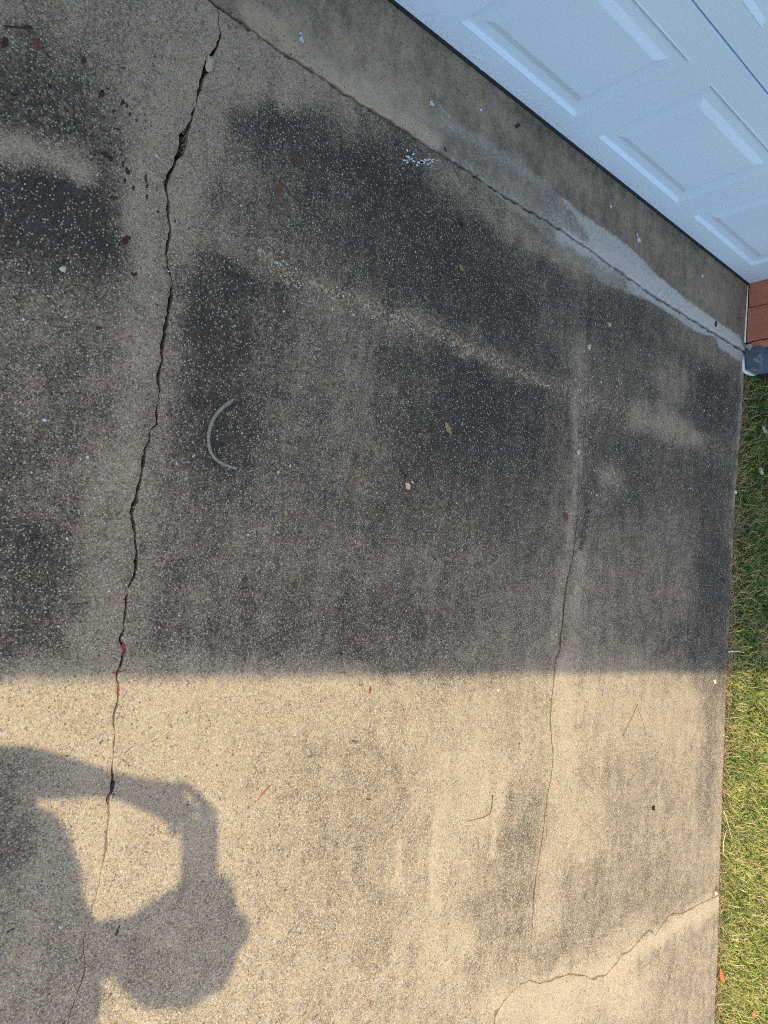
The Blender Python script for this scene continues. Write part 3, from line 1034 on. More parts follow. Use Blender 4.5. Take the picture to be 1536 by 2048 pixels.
def section_mesh():
    """front sheet with eight openings, rounded top and bottom edges, and a back; z = 0 at its foot"""
    bm = bmesh.new()
    xs = [DX0 + .004]
    for x in PX: xs += [x, x + PW]
    xs.append(DX1 - .004)
    zs = [(.0015, .006), (.004, .0), (PZ0, 0.0), (PZ1, 0.0), (SH - .006, 0.0), (SH - .003, .006)]
    V = [[bm.verts.new((x, d, z)) for z, d in zs] for x in xs]
    for i in range(len(xs) - 1):
        for j in range(len(zs) - 1):
            if j == 2 and i % 2 == 1: continue
            bm.faces.new((V[i][j], V[i + 1][j], V[i + 1][j + 1], V[i][j + 1]))
    bk = [bm.verts.new(c) for c in ((xs[0], .045, .0015), (xs[-1], .045, .0015), (xs[-1], .045, SH - .003), (xs[0], .045, SH - .003))]
    bm.faces.new(bk[::-1])
    bm.faces.new([V[i][0] for i in range(len(xs))][::-1] + [bk[0], bk[1]])
    bm.faces.new([V[i][-1] for i in range(len(xs))] + [bk[2], bk[3]])
    bm.faces.new([V[0][j] for j in range(len(zs))] + [bk[3], bk[0]])
    bm.faces.new([V[-1][j] for j in range(len(zs))][::-1] + [bk[1], bk[2]])
    me = bpy.data.meshes.new('door_section')
    bm.to_mesh(me)
    bm.free()
    me.materials.append(M_DOOR)
    return me


SM = section_mesh()
for s_ in range(4):
    so = bpy.data.objects.new('door_section', SM)
    COL.objects.link(so)
    so.parent = door
    so['label'] = 'white garage door section with eight raised rectangular panels'
    so.location = (-3.14, .27, SH * s_ + .003)
    for x in PX:
        po = bpy.data.objects.new('raised_panel', PM)
        COL.objects.link(po)
        po.parent = so
        po.location = (x, 0, PZ0)
    if s_ == 0:
        bm = bmesh.new()
        for (xa, ya, xb, yb_) in ((921, 90, 940, 103), (945, 106, 975, 127), (992, 144, 1012, 161), (958, 136, 966, 141), (1054, 191, 1063, 199), (1024, 175, 1040, 183)):
            def dp(px, py):
                d = R.T @ np.array([px - 768.0, py - 1024.0, FPX])
                return CAM + d * ((0 - CAM[1]) / d[1])
            a, b_ = dp(xa, ya), dp(xb, yb_)
            add_tube(bm, [(a[0], -.0002, a[2]), ((a[0] + b_[0]) / 2, -.0004, (a[2] + b_[2]) / 2 + .0006), (b_[0], -.0002, b_[2])], [.0004, .0009, .0004], 5)
        for v in bm.verts: v.co -= Vector((0, 0, .003))
        sc_ = from_bm('scratch_marks', bm, M_WHITE, None)
        sc_.parent = so
        sc_['kind'] = 'stuff'
bm = bmesh.new()
add_box(bm, DX0 + .004, DX1 - .002, -.006, .040, .0045, .0135, .003)
from_bm('bottom_seal', bm, M_RUB, door)

# ---------------------------------------------------------------- things lying about
def leaf_mesh(name, L, Wd, curl=.15, seg=8, jag=.06, seed=0):
    rr = random.Random(seed)
    bm = bmesh.new()
    rows = []
    for i in range(seg + 1):
        t = i / seg
        w = Wd * .5 * math.sin(PI * min(max(t, .02), .985)) ** .75 * (1 + jag * rr.uniform(-1, 1))
        x = (t - .5) * L
        z = curl * L * ((t - .45) ** 2) + rr.uniform(0, .02) * L
        rows.append([bm.verts.new((x, -w, z + curl * w * .8)), bm.verts.new((x, -w * .45, z + .1 * w)), bm.verts.new((x, 0, z)), bm.verts.new((x, w * .45, z + .12 * w)), bm.verts.new((x, w, z + curl * w * (.5 + rr.random())))])
    for a, b_ in zip(rows, rows[1:]):
        for k in range(4): bm.faces.new((a[k], a[k + 1], b_[k + 1], b_[k]))
    ret = bmesh.ops.extrude_face_region(bm, geom=list(bm.faces))
    for v in [g for g in ret['geom'] if isinstance(g, bmesh.types.BMVert)]:
        v.co.z += .0007
    return bm


def leaf_mat(name, col):
    m, nt, b = new_mat(name, .7, .25)
    n = NT(nt)
    f = n.noise(220, 4, .65)
    c = n.mix(n.sstep(f, .3, .7), tuple(.55 * v for v in col), tuple(1.25 * v for v in col))
    n.put(b.inputs['Base Color'], c)
    return m


ML_TAN = leaf_mat('tan leaf', (.34, .22, .11))
ML_BRN = leaf_mat('brown leaf', (.105, .065, .042))
ML_RED = leaf_mat('red brown leaf', (.17, .072, .042))
ML_ORG = leaf_mat('orange leaf', (.50, .14, .035))
ML_OLV = leaf_mat('olive leaf', (.24, .20, .10))
ML_PALE = leaf_mat('pale leaf', (.55, .47, .35))
ML_PET = leaf_mat('red petal', (.26, .040, .026))


def leaf(px, py, L_px, W_px, ang, mat, label, z=.001, curl=.2, name='fallen_leaf', cat='leaf', stem=False, seed=1):
    p = at(px, py, z)
    mpp = np.linalg.norm(p - CAM) / FPX
    L, Wd = L_px * mpp * 1.1, W_px * mpp * 1.1
    # image angle -> ground angle
    a = math.radians(ang)
    q = at(px + 10 * math.cos(a), py + 10 * math.sin(a), z) - p
    root = empty(name, tuple(p))
    root.rotation_euler.z = math.atan2(q[1], q[0])
    tag(root, label, cat)
    o = from_bm('leaf_blade', leaf_mesh(name, L, Wd, curl, seed=seed), mat, root, True, loc=(0, 0, 0))
    bm = bmesh.new()
    add_tube(bm, [(L * .45, 0, .0025), (L * .6, .002, .002), (L * (.75 if stem else .62), .003, .0012)], [.0009, .0007, .0005], 5)
    from_bm('leaf_stem', bm, mat, root, True, loc=(0, 0, 0))
    return root


leaf(593, 320, 24, 22, 20, ML_BRN, 'round dark brown leaf stuck on the black stain near the joint', seed=2)
leaf(559, 378, 24, 11, 95, ML_RED, 'narrow reddish brown leaf standing below the round dark leaf', seed=3)
leaf(895, 856, 25, 12, 65, ML_TAN, 'tan curled leaf on the dark stain in the middle of the driveway', seed=4)
leaf(1131, 1034, 16, 12, 80, ML_RED, 'small rust coloured leaf on the pale strip of the hairline crack', seed=5)
leaf(922, 536, 14, 10, 60, ML_OLV, 'small yellowish olive leaf on the dark stain nearest the joint', seed=6)
leaf(712, 912, 13, 11, 100, ML_BRN, 'small brown leaf scrap beside the fan of pine needles', seed=7)
leaf(897, 492, 12, 8, 40, ML_BRN, 'tiny brown leaf scrap on the stain right of the joint', seed=8)
leaf(1440, 1950, 26, 10, 75, ML_ORG, 'orange leaf lodged between the slab edge and the lawn', z=.002, curl=.5, seed=9)
leaf(1505, 2026, 14, 10, 20, ML_ORG, 'orange leaf lying in the grass at the bottom corner', z=-.005, curl=.4, seed=10)
leaf(1433, 1779, 12, 6, 80, ML_RED, 'small rust leaf at the slab edge where the jagged crack ends', seed=11)
leaf(1519, 942, 18, 12, 50, ML_PALE, 'pale dry leaf lying in the shaded grass', z=-.005, curl=.5, seed=12)
leaf(1526, 860, 22, 8, 60, ML_PALE, 'curled whitish leaf in the shaded grass nearest the garage', z=-.002, curl=.6, seed=13)
leaf(740, 1379, 12, 4, 100, ML_PET, 'narrow red petal on the sunlit concrete', name='flower_petal', cat='petal', seed=14)
leaf(591, 1168, 14, 7, 80, ML_RED, 'red brown leaf scrap with a needle in the shaded part', seed=15)
leaf(707, 1030, 14, 4, 110, ML_TAN, 'thin tan leaf sliver below the pine needle fan', seed=16)
leaf(571, 1026, 12, 8, 70, ML_TAN, 'small tan leaf scrap left of the thin sliver', seed=17)
leaf(247, 1294, 18, 5, 85, ML_PET, 'red petal caught in the long crack in the shade', z=.001, name='flower_petal', cat='petal', seed=18)
leaf(236, 1378, 16, 4, 92, ML_PET, 'red petal caught in the long crack in the sun', z=.001, name='flower_petal', cat='petal', seed=19)
leaf(235, 1344, 20, 2.5, -10, ML_PET, 'red petal lying across the long crack at the shadow line', z=.001, curl=.05, name='flower_petal', cat='petal', seed=20)
leaf(75, 89, 16, 13, 110, ML_RED, 'rust brown leaf scrap on the upper left concrete', z=.0005, curl=.03, seed=21)
leaf(736, 1598, 10, 4, 10, ML_BRN, 'brown leaf crumb in the sun', seed=22)


def tube_thing(name, pts, rad, mat, label, cat, z=.002, group=None, seg=7, taper=.6, lift=0.0, sub=1):
    P = [Vector(at(x, y, z)) for x, y in pts]
    # smooth the path
    for _ in range(sub):
        Q = [P[0]]
        for a, b_ in zip(P, P[1:]): Q += [a * .75 + b_ * .25, a * .25 + b_ * .75]
        P = Q + [P[-1]]
    n_ = len(P)
    for i, p in enumerate(P): p.z += lift * math.sin(PI * i / (n_ - 1))
    rr = [rad * (1 - (1 - taper) * i / (n_ - 1)) for i in range(n_)]
    bm = bmesh.new()
    c = sum(P, Vector()) / n_
    add_tube(bm, [p - c for p in P], rr, seg)
    o = from_bm(name, bm, mat, None, True, loc=tuple(c))
    tag(o, label, cat, group)
    return o


M_STEM = simple_mat('dry pale stem', (.235, .225, .175), .85, .35, 260, .2, .002)
M_NEED = simple_mat('pine needle', (.30, .155, .070), .7, .3, 90)
M_NEEDR = simple_mat('red pine needle', (.25, .085, .045), .7, .3, 90)
M_TWIG = simple_mat('dark twig', (.025, .02, .017), .8, .3, 120)
M_STRAW = simple_mat('straw stalk', (.55, .45, .25), .7, .2, 90)
M_BLEACH = simple_mat('bleached stalk', (.68, .70, .66), .7, .1, 90)
tube_thing('curved_stem', [(464, 801), (448, 812), (433, 827), (423, 845), (417, 866), (417, 888), (422, 907), (433, 921), (450, 930), (473, 937)], .0042, M_STEM,
           'pale grey green stem curved like a letter C on dark concrete', 'stem', z=.0045, taper=.8, seg=9, sub=2)
tube_thing('pine_needle', [(716, 898), (712, 925), (700, 955), (689, 978)], .0009, M_NEED, 'long tan pine needle, steepest of the fan in the middle', 'pine needle', group='dry pine needles on the driveway')
tube_thing('pine_needle', [(771, 946), (740, 949), (712, 961), (691, 979)], .0009, M_NEED, 'long tan pine needle, flattest of the fan in the middle', 'pine needle', group='dry pine needles on the driveway')
tube_thing('pine_needle', [(742, 945), (720, 953), (703, 965), (690, 978)], .0008, M_NEED, 'tan pine needle between the two outer ones of the fan', 'pine needle', group='dry pine needles on the driveway')
tube_thing('pine_needle', [(571, 1134), (583, 1147), (592, 1163)], .0008, M_NEED, 'short tan needle touching a red brown leaf scrap', 'pine needle', group='dry pine needles on the driveway')
for i, (a, b_, l) in enumerate((((788, 1166), (747, 1190), 'upper needle of the short parallel bunch in the shade'), ((784, 1174), (744, 1202), 'middle needle of the short parallel bunch in the shade'), ((778, 1186), (752, 1206), 'lower needle of the short parallel bunch in the shade'))):
    tube_thing('pine_needle', [a, ((a[0] + b_[0]) / 2, (a[1] + b_[1]) / 2 + 2), b_], .0008, M_NEED if i else M_NEEDR, l, 'pine needle', group='dry pine needles on the driveway')
tube_thing('pine_needle', [(1268, 1077), (1276, 1095), (1280, 1118), (1282, 1146)], .0010, M_NEEDR, 'bent reddish needle on the shaded right slab', 'pine needle', group='dry pine needles on the driveway')
tube_thing('pine_needle', [(1276, 1408), (1262, 1440), (1246, 1472)], .0009, M_NEEDR, 'reddish needle leaning left on the sunlit right slab', 'pine needle', group='dry pine needles on the driveway')
tube_thing('pine_needle', [(1276, 1418), (1286, 1440), (1292, 1470)], .0008, M_NEED, 'tan needle leaning right on the sunlit right slab', 'pine needle', group='dry pine needles on the driveway')
tube_thing('pine_needle', [(540, 1571), (527, 1585), (516, 1600)], .0016, M_NEEDR, 'short thick orange needle in the sun near the head shadow', 'pine needle', group='dry pine needles on the driveway')
tube_thing('pine_needle', [(1328, 890), (1322, 930), (1327, 975)], .0009, M_NEEDR, 'reddish needle on the shaded slab near the grass', 'pine needle', group='dry pine needles on the driveway')
tube_thing('pine_needle', [(985, 1590), (984, 1615), (978, 1632), (935, 1643)], .0010, M_TWIG, 'thin dark bent needle on the pale sunlit streaks', 'pine needle', group='dry pine needles on the driveway')
tube_thing('pine_needle', [(1046, 475), (1040, 487), (1036, 498)], .0012, M_NEED, 'orange tan needle below the joint', 'pine needle', group='dry pine needles on the driveway')
tube_thing('pine_needle', [(740, 2000), (741, 2016)], .0011, M_NEEDR, 'short red needle on the sunlit concrete at the bottom', 'pine needle', group='dry pine needles on the driveway')
tube_thing('twig', [(803, 941), (808, 948), (813, 953)], .0026, M_TWIG, 'short black twig above the pinkish shell', 'twig')
tube_thing('twig', [(1444, 1156), (1448, 1162), (1450, 1167)], .003, M_TWIG, 'short black twig near the grassy slab edge', 'twig')
tube_thing('grass_stalk', [(1456, 1304), (1468, 1302), (1478, 1303), (1488, 1305)], .0020, M_BLEACH, 'bleached white stalk poking over the slab edge in the shade', 'grass stalk', z=.012, taper=.5)
tube_thing('grass_stalk', [(1446, 1710), (1447, 1680), (1453, 1660)], .0022, M_STRAW, 'straw stalk hugging the sunlit slab edge', 'grass stalk', z=.004)
tube_thing('grass_stalk', [(1447, 1622), (1455, 1645), (1465, 1683)], .0020, M_STRAW, 'long straw stalk leaning away from the slab edge', 'grass stalk', z=.006)
tube_thing('grass_stalk', [(1435, 2010), (1446, 2007), (1462, 2010)], .0018, M_STRAW, 'straw stalk lying in the grass at the bottom of the edge', 'grass stalk', z=.006)


def pebble(name, px, py, rx, ry, rz, mat, label, cat, z=0.0, seed=0, group=None, rough=.2, sub=2):
    p = at(px, py, z)
    mpp = np.linalg.norm(p - CAM) / FPX
    rr = random.Random(seed)
    bm = bmesh.new()
    bmesh.ops.create_icosphere(bm, subdivisions=sub, radius=1)
    ks = [rr.uniform(1.5, 4) for _ in range(6)]
    for v in bm.verts:
        q = v.co
        s = 1 + rough * math.sin(ks[0] * q.x + ks[1] * q.y + ks[2]) + rough * .7 * math.sin(ks[3] * q.y + ks[4] * q.z * 2 + ks[5]) + rr.uniform(-.05, .05)
        s *= .85
        v.co = Vector((q.x * rx * mpp * s, q.y * ry * mpp * s, q.z * rz * mpp * s))
    o = from_bm(name, bm, mat, None, False, loc=(p[0], p[1], z + rz * mpp * .5))
    return tag(o, label, cat, group)


M_WSTONE = simple_mat('white stone', (.50, .46, .38), .8, .12, 150)
M_GSTONE = simple_mat('grey concrete chip', (.42, .34, .23), .9, .25, 200, .2, .002)
M_BLACK = simple_mat('black seed', (.02, .017, .015), .7, .3, 120)
M_PINK = simple_mat('pink shell', (.72, .42, .31), .55, .25, 160)
pebble('pebble', 125, 539, 7, 6, 5, M_WSTONE, 'largest white pebble, on the black stain at the left', 'pebble', seed=1)
pebble('concrete_chip', 417, 130, 8, 17, 7, M_GSTONE, 'concrete chip wedged in the upper end of the long crack', 'concrete chip', z=-.006, seed=2, sub=3, rough=.12)
pebble('shell', 814, 971, 7, 9, 6, M_PINK, 'pinkish broken nut shell on dark concrete by a black twig', 'shell', seed=3, rough=.3)
pebble('pebble', 824, 964, 3.5, 3, 3, M_PINK, 'tiny pinkish crumb beside the broken shell', 'pebble', seed=4)
pebble('pebble', 994, 1381, 4, 4, 3, M_WSTONE, 'white pebble alone in the sun near the shadow line', 'pebble', seed=5)
pebble('pebble', 1428, 1363, 4, 5, 3, M_WSTONE, 'white pebble in the sun beside the grassy edge', 'pebble', seed=6)
pebble('pebble', 1430, 1785, 4.5, 4, 3, M_WSTONE, 'white stone where the jagged crack meets the lawn', 'pebble', seed=7)
pebble('pebble', 1468, 984, 4, 5, 4, M_WSTONE, 'white pebble on the slab edge in the shade', 'pebble', seed=8)
pebble('pebble', 1217, 650, 5, 5, 4, M_GSTONE, 'round grey pebble below the grey paint patch', 'pebble', seed=9)
pebble('pebble', 1177, 694, 5, 6, 4, M_WSTONE, 'whitish pebble on the pale hairline strip', 'pebble', seed=10)
pebble('pebble', 1155, 904, 4, 6, 4, M_WSTONE, 'cream pebble in the pale strip between dark stains', 'pebble', seed=11)
pebble('seed', 922, 450, 5, 4, 4, M_BLACK, 'black seed on the dark stain below the joint', 'seed', seed=12)
pebble('seed', 1305, 1615, 4, 5, 4, M_BLACK, 'black seed alone on the sunlit right slab', 'seed', seed=13)
pebble('pebble', 243, 1742, 3, 3, 2, M_WSTONE, 'white crumb in the light beside the shoulder shadow', 'pebble', seed=14)
pebble('pebble', 146, 1617, 5, 4, 3, M_GSTONE, 'dark grey crumb in the light inside the bent arm shadow', 'pebble', seed=15)
pebble('pebble', 121, 1853, 4, 4, 3, M_WSTONE, 'white crumb in the shoulder shadow', 'pebble', seed=16)
pebble('concrete_chip', 224, 1573, 4, 12, 3, M_BLACK, 'dark chip filling the crack under the forearm shadow', 'concrete chip', z=-.003, seed=17)

# dry grass in the wide hole of the crack: one clump
clump = tag(empty('dry_grass_clump', tuple(at(366, 285, -.02))), 'dry grass clump growing in the wide hole of the long crack', 'dry grass')
bm = bmesh.new()
rr = random.Random(3)
for i in range(26):
    x, y = 366 + rr.uniform(-9, 9), 285 + rr.uniform(-24, 24)
    a = Vector(at(x, y, -.022))
    d = Vector((rr.uniform(-.012, .012), rr.uniform(-.022, .022), rr.uniform(.006, .020)))
    add_tube(bm, [a, a + d * .6 + Vector((0, 0, .004)), a + d], [.0007, .0006, .0003], 4)
from_bm('dry_blades', bm, M_STRAW, clump)
bm = bmesh.new()
for i in range(60):
    p = Vector(at(366 + rr.uniform(-12, 12), 285 + rr.uniform(-28, 28), -.022))
    bmesh.ops.create_icosphere(bm, subdivisions=1, radius=rr.uniform(.002, .005), matrix=Matrix.Translation(p))
from_bm('crumbs', bm, simple_mat('moss and dirt', (.055, .052, .025), .95, .4, 150), clump)['kind'] = 'stuff'

# grit lying loose
def grit():
    pts, szs, cols = [], [], []
    def add(px, py, s, c):
        pts.append(at(px, py)); szs.append(s); cols.append(c)
    rr = random.Random(12)
    pal = [(.50, .45, .37), (.38, .30, .21), (.27, .16, .09), (.60, .57, .50), (.20, .13, .09), (.45, .33, .20)]
    path = [(520, 505), (600, 565), (690, 602), (770, 625), (850, 662), (930, 690), (1000, 722), (1080, 768), (1180, 800), (1260, 832), (1340, 850)]
    for i in range(900):
        k = rr.randrange(len(path) - 1)
        t = rr.random()
        x = path[k][0] * (1 - t) + path[k + 1][0] * t + rr.gauss(0, 9)
        y = path[k][1] * (1 - t) + path[k + 1][1] * t + rr.gauss(0, 11)
        add(x, y, rr.uniform(.0010, .0028), rr.choice(pal))
    for i in range(900):
        x, y = rr.uniform(0, 1450), rr.uniform(250, 1330)
        if y < 80 + (x - 512) * .66 + 60: continue
        add(x, y, rr.uniform(.0010, .0026) * (1.5 if rr.random() < .05 else 1), rr.choice(pal[:4]))
    for i in range(220):
        x, y = rr.uniform(1150, 1470), rr.uniform(700, 1000)
        add(x, y, rr.uniform(.0014, .0034), rr.choice([pal[0], pal[3], pal[3]]))
    ico = bmesh.new()
    bmesh.ops.create_icosphere(ico, subdivisions=1, radius=1)
    bv = np.array([v.co[:] for v in ico.verts])
    bf = np.array([[v.index for v in f.verts] for f in ico.faces])
    ico.free()
    n_ = len(pts)
    P = np.array(pts)
    S = np.array(szs)
    sc3 = rng.uniform(.6, 1.35, (n_, 1, 3)) * np.array([1, 1, .7])
    V = bv[None] * sc3 * S[:, None, None] * rng.uniform(.8, 1.2, (n_, len(bv), 1)) + P[:, None, :]
    F = (bf[None] + (np.arange(n_) * len(bv))[:, None, None]).reshape(-1, 3)
    m, nt, b = new_mat('grit', .85, .3)
    nn = NT(nt)
    nn.put(b.inputs['Base Color'], nn.attr('tint')['Color'])
    o = mesh_np('grit', V.reshape(-1, 3), F, m)
    c = np.ones((n_, len(bv), 4), np.float32)
    c[:, :, :3] = np.array(cols)[:, None, :]
    o.data.color_attributes.new('tint', 'FLOAT_COLOR', 'POINT').data.foreach_set('color', c.ravel())
    tag(o, 'loose grit and tiny gravel scattered over the driveway', 'grit', kind='stuff')


grit()


# flat marks: paint drips, rust and dirt spots (thin, each with its own outline)
def mark(name, spots, mat, parent, z=.0006, seed=0):
    rr = random.Random(seed)
    bm = bmesh.new()
    for px, py, rx, ry, ang in spots:
        a = math.radians(ang)
        c, s = math.cos(a), math.sin(a)
        N = 14
        ph = [rr.uniform(0, 6.28) for _ in range(3)]
        ring = []
        for i in range(N):
            t = 2 * PI * i / N
            q = 1 + .22 * math.sin(2 * t + ph[0]) + .16 * math.sin(3 * t + ph[1]) + .10 * math.sin(5 * t + ph[2])
            u, v = rx * q * math.cos(t), ry * q * math.sin(t)
            ring.append(bm.verts.new(at(px + u * c - v * s, py + u * s + v * c, z)))
        bm.faces.new(ring)
    o = from_bm(name, bm, mat, parent)
    return o


def mark_mat(name, col, lo=.35, hi=.55, sc=160, alpha=1.0):
    m, nt, b = new_mat(name, .8, .25)
    n = NT(nt)
    f = n.noise(sc, 4, .65)
    n.put(b.inputs['Base Color'], n.mix(f, tuple(.75 * c for c in col), tuple(min(1, 1.2 * c) for c in col)))
    n.put(b.inputs['Alpha'], n.math('MULTIPLY', n.sstep(f, lo, hi), alpha))
    return m


M_DRIP = mark_mat('white paint drip', (.50, .53, .56), 0, .01)
M_RUST = mark_mat('dark rust spot', (.060, .030, .022), .28, .42, 120, .92)
M_SPOT = mark_mat('dark dirt spot', (.035, .032, .028), .36, .5, 120, .85)
M_CHIPS = mark_mat('chipped white paint', (.66, .70, .70), .25, .35, 300)
slabs = [o for o in driveway.children]
sl_l, sl_m, sl_r = slabs[0], slabs[1], slabs[2]
fl = gf.children[0]
mark('paint_drip', [(603, 78, 3.5, 9, -10), (601, 68, 1.8, 6, -8)], M_DRIP, fl, .0052, 1)
mark('paint_drip', [(864, 207, 4, 6, -15)], M_DRIP, fl, .0052, 2)
mark('paint_drip', [(962, 220, 2, 4, -15), (732, 132, 1.5, 1.5, 0), (1222, 413, 2.2, 3, 0), (1278, 480, 3, 6, -10), (1275, 470, 2, 3, 0), (1405, 552, 2, 4, 10), (1320, 587, 5, 7, 20), (1338, 583, 2.5, 7, 0), (1365, 618, 5, 4, 0)], M_DRIP, fl, .0052, 3)
mark('dirt_spot', [(1035, 251, 5, 6, -30)], M_SPOT, fl, .0052, 4)
mark('dirt_spot', [(1432, 648, 2.4, 5, 0), (891, 298, 1.6, 5, -15)], M_BLACK, fl, .0054, 5)
rr = random.Random(4)
mark('paint_chips', [(818 + rr.gauss(0, 5), 313 + rr.gauss(0, 6), rr.uniform(.7, 2.6), rr.uniform(.7, 2.4), rr.uniform(0, 90)) for _ in range(16)] +
     [(840 + rr.gauss(0, 8), 324 + rr.gauss(0, 5), rr.uniform(.7, 2.6), rr.uniform(.7, 2.8), rr.uniform(0, 90)) for _ in range(20)] +
     [(862 + rr.gauss(0, 6), 321 + rr.gauss(0, 3), rr.uniform(.8, 2), rr.uniform(.8, 2), 0) for _ in range(9)], M_CHIPS, sl_m, .0007, 6)
mark('rust_spot', [(203, 188, 5, 9, 10), (205, 182, 3, 3, 0), (216, 178, 4, 2, 0), (245, 205, 4, 6, 0), (254, 212, 3, 4, 0), (228, 222, 3, 4, 20), (260, 228, 3, 4, 0), (273, 240, 2, 3, 0), (212, 310, 9, 5, 35), (222, 318, 6, 4, 50),
                    (246, 328, 3, 6, -10), (255, 342, 4, 9, -10), (250, 361, 3, 5, 0), (267, 376, 3, 5, -10), (292, 358, 3, 9, -8), (294, 374, 3, 5, 0), (294, 393, 3, 4, 0), (316, 423, 2, 4, 0), (228, 396, 7, 5, 0), (235, 258, 9, 1.6, 15),
                    (268, 548, 7, 4, -20), (252, 480, 9, 8, 0), (100, 172, 5, 4, 0), (10, 85, 9, 9, 0), (55, 55, 14, 4, 5), (22, 53, 16, 2.5, 5), (167, 120, 6, 8, 20), (330, 365, 2.5, 4, 0), (350, 443, 2, 3, 0), (197, 656, 7, 3, -20)], M_RUST, sl_l, .0006, 7)
mark('dirt_spot', [(706, 1460 + 24, 7, 5, 0), (722, 1366, 6, 6, 0), (783, 1366, 9, 6, 0), (806, 1470, 3, 4, 0), (710, 1482, 8, 3, 5), (754, 1426, 2.5, 3, 0), (712, 1698, 4, 5, 0), (805, 1722, 5, 4, 30)], mark_mat('faint dirt spot', (.15, .125, .10), .4, .6, 120, .55), sl_m, .0006, 8)
mark('dirt_spot', [(20, 1862, 9, 3, -25), (235, 1862, 3, 10, 25)], M_SPOT, sl_l if False else sl_m, .0007, 9)


# ---------------------------------------------------------------- the person taking the picture (seen only by the shadow)
def skin_mesh(name, joints, bones, mat, parent, sub=2, root=None):
    """joints: name -> (co, radius or (rx, ry)); bones: pairs of names"""
    names = list(joints)
    me = bpy.data.meshes.new(name)
    me.from_pydata([tuple(joints[k][0]) for k in names], [(names.index(a), names.index(b_)) for a, b_ in bones], [])
    o = bpy.data.objects.new(name, me)
    COL.objects.link(o)
    md = o.modifiers.new('skin', 'SKIN')
    md.use_smooth_shade = True
    for i, k in enumerate(names):
        r_ = joints[k][1]
        me.skin_vertices[0].data[i].radius = r_ if isinstance(r_, tuple) else (r_, r_)
        me.skin_vertices[0].data[i].use_root = (k == (root or names[0]))
    s2 = o.modifiers.new('sub', 'SUBSURF')
    s2.levels = sub
    s2.render_levels = sub
    dg = bpy.context.evaluated_depsgraph_get()
    ev = o.evaluated_get(dg)
    m2 = bpy.data.meshes.new_from_object(ev)
    bpy.data.objects.remove(o)
    bpy.data.meshes.remove(me)
    m2.name = name
    m2.polygons.foreach_set('use_smooth', [True] * len(m2.polygons))
    m2.materials.clear()
    return link(name, m2, mat, parent)


M_SKIN = simple_mat('skin', (.46, .27, .19), .55, .06, 30, .35)
M_SHIRT = simple_mat('grey cotton shirt', (.16, .19, .24), .9, .12, 60, .15, .002)
M_JEANS = simple_mat('blue denim', (.05, .075, .13), .9, .2, 120, .15, .001)
M_HAIR = simple_mat('brown hair', (.045, .028, .018), .55, .4, 90, .4, .003)
M_SHOE = simple_mat('dark canvas shoe', (.05, .05, .055), .8, .15, 80)
M_PHONE = simple_mat('black phone body', (.015, .015, .018), .25, .1, 60, .5)
M_GLASS = simple_mat('phone screen', (.01, .011, .013), .1, .05, 30, .6)
M_EYE = simple_mat('eye white', (.75, .73, .70), .3, .03, 60)
M_IRIS = simple_mat('iris', (.06, .035, .02), .3, .1, 60)

V = lambda *a: Vector(a)
PXP = -.36                                                     # the person's standing line
person = tag(empty('person', (PXP, -1.70, 0)), 'person in grey shirt and blue jeans holding up a phone, casting the shadow', 'person')
head_c = V(*sun_point(376, 1862, 1.52))
l_hand = V(*sun_point(342, 1602, 1.345))
l_wrist = V(*sun_point(228, 1570, 1.305))
l_elbow = V(*sun_point(-45, 1530, 1.09))
l_sh = V(*sun_point(100, 1795, 1.305))
neck_b = V(*sun_point(170, 1905, 1.345))
neck_t = V(*sun_point(262, 1890, 1.43))
r_sh = V(*sun_point(95, 2085, 1.30))
chest = V(PXP + .055, -1.69, 1.20)
belly = V(PXP + .01, -1.69, 1.02)
pelvis = V(PXP, -1.69, .86)
J = {
    'pelvis': (pelvis, (.125, .105)), 'belly': (belly, (.115, .095)), 'chest': (chest, (.135, .105)),
    'upper': ((neck_b * .55 + chest * .45), (.10, .085)),
    'neck_b': (neck_b, .054), 'neck_t': (neck_t, .048), 'skull': (head_c + V(0, 0, -.02), (.072, .070)), 'crown': (head_c + V(-.015, 0, .055), (.070, .068)),
    'l_sh': (l_sh, .052), 'l_el': (l_elbow, .058), 'l_fore': (l_elbow.lerp(l_wrist, .33), .048), 'l_wr': (l_wrist, .022),
    'l_palm': (l_wrist.lerp(l_hand, .75), (.038, .018)), 'l_knk': (l_hand, (.036, .014)),
    'r_sh': (r_sh, .052), 'r_el': (V(PXP - .02, -1.93, 1.06), .040), 'r_fore': (V(PXP + .0, -1.945, .97), .037), 'r_wr': (V(PXP + .05, -1.95, .82), .026),
    'r_palm': (V(PXP + .065, -1.95, .76), (.018, .036)), 'r_knk': (V(PXP + .075, -1.95, .72), (.014, .036)),
    'l_hip': (V(PXP, -1.605, .80), .085), 'l_kn': (V(PXP + .03, -1.60, .45), .056), 'l_calf': (V(PXP - .005, -1.60, .32), .052), 'l_an': (V(PXP - .01, -1.59, .085), .036),
    'l_ball': (V(PXP + .11, -1.58, .035), (.040, .026)), 'l_toe': (V(PXP + .17, -1.575, .025), (.034, .018)),
    'r_hip': (V(PXP, -1.775, .80), .085), 'r_kn': (V(PXP + .03, -1.785, .45), .056), 'r_calf': (V(PXP - .005, -1.785, .32), .052), 'r_an': (V(PXP - .01, -1.79, .085), .036),
    'r_ball': (V(PXP + .11, -1.80, .035), (.040, .026)), 'r_toe': (V(PXP + .17, -1.805, .025), (.034, .018)),
}
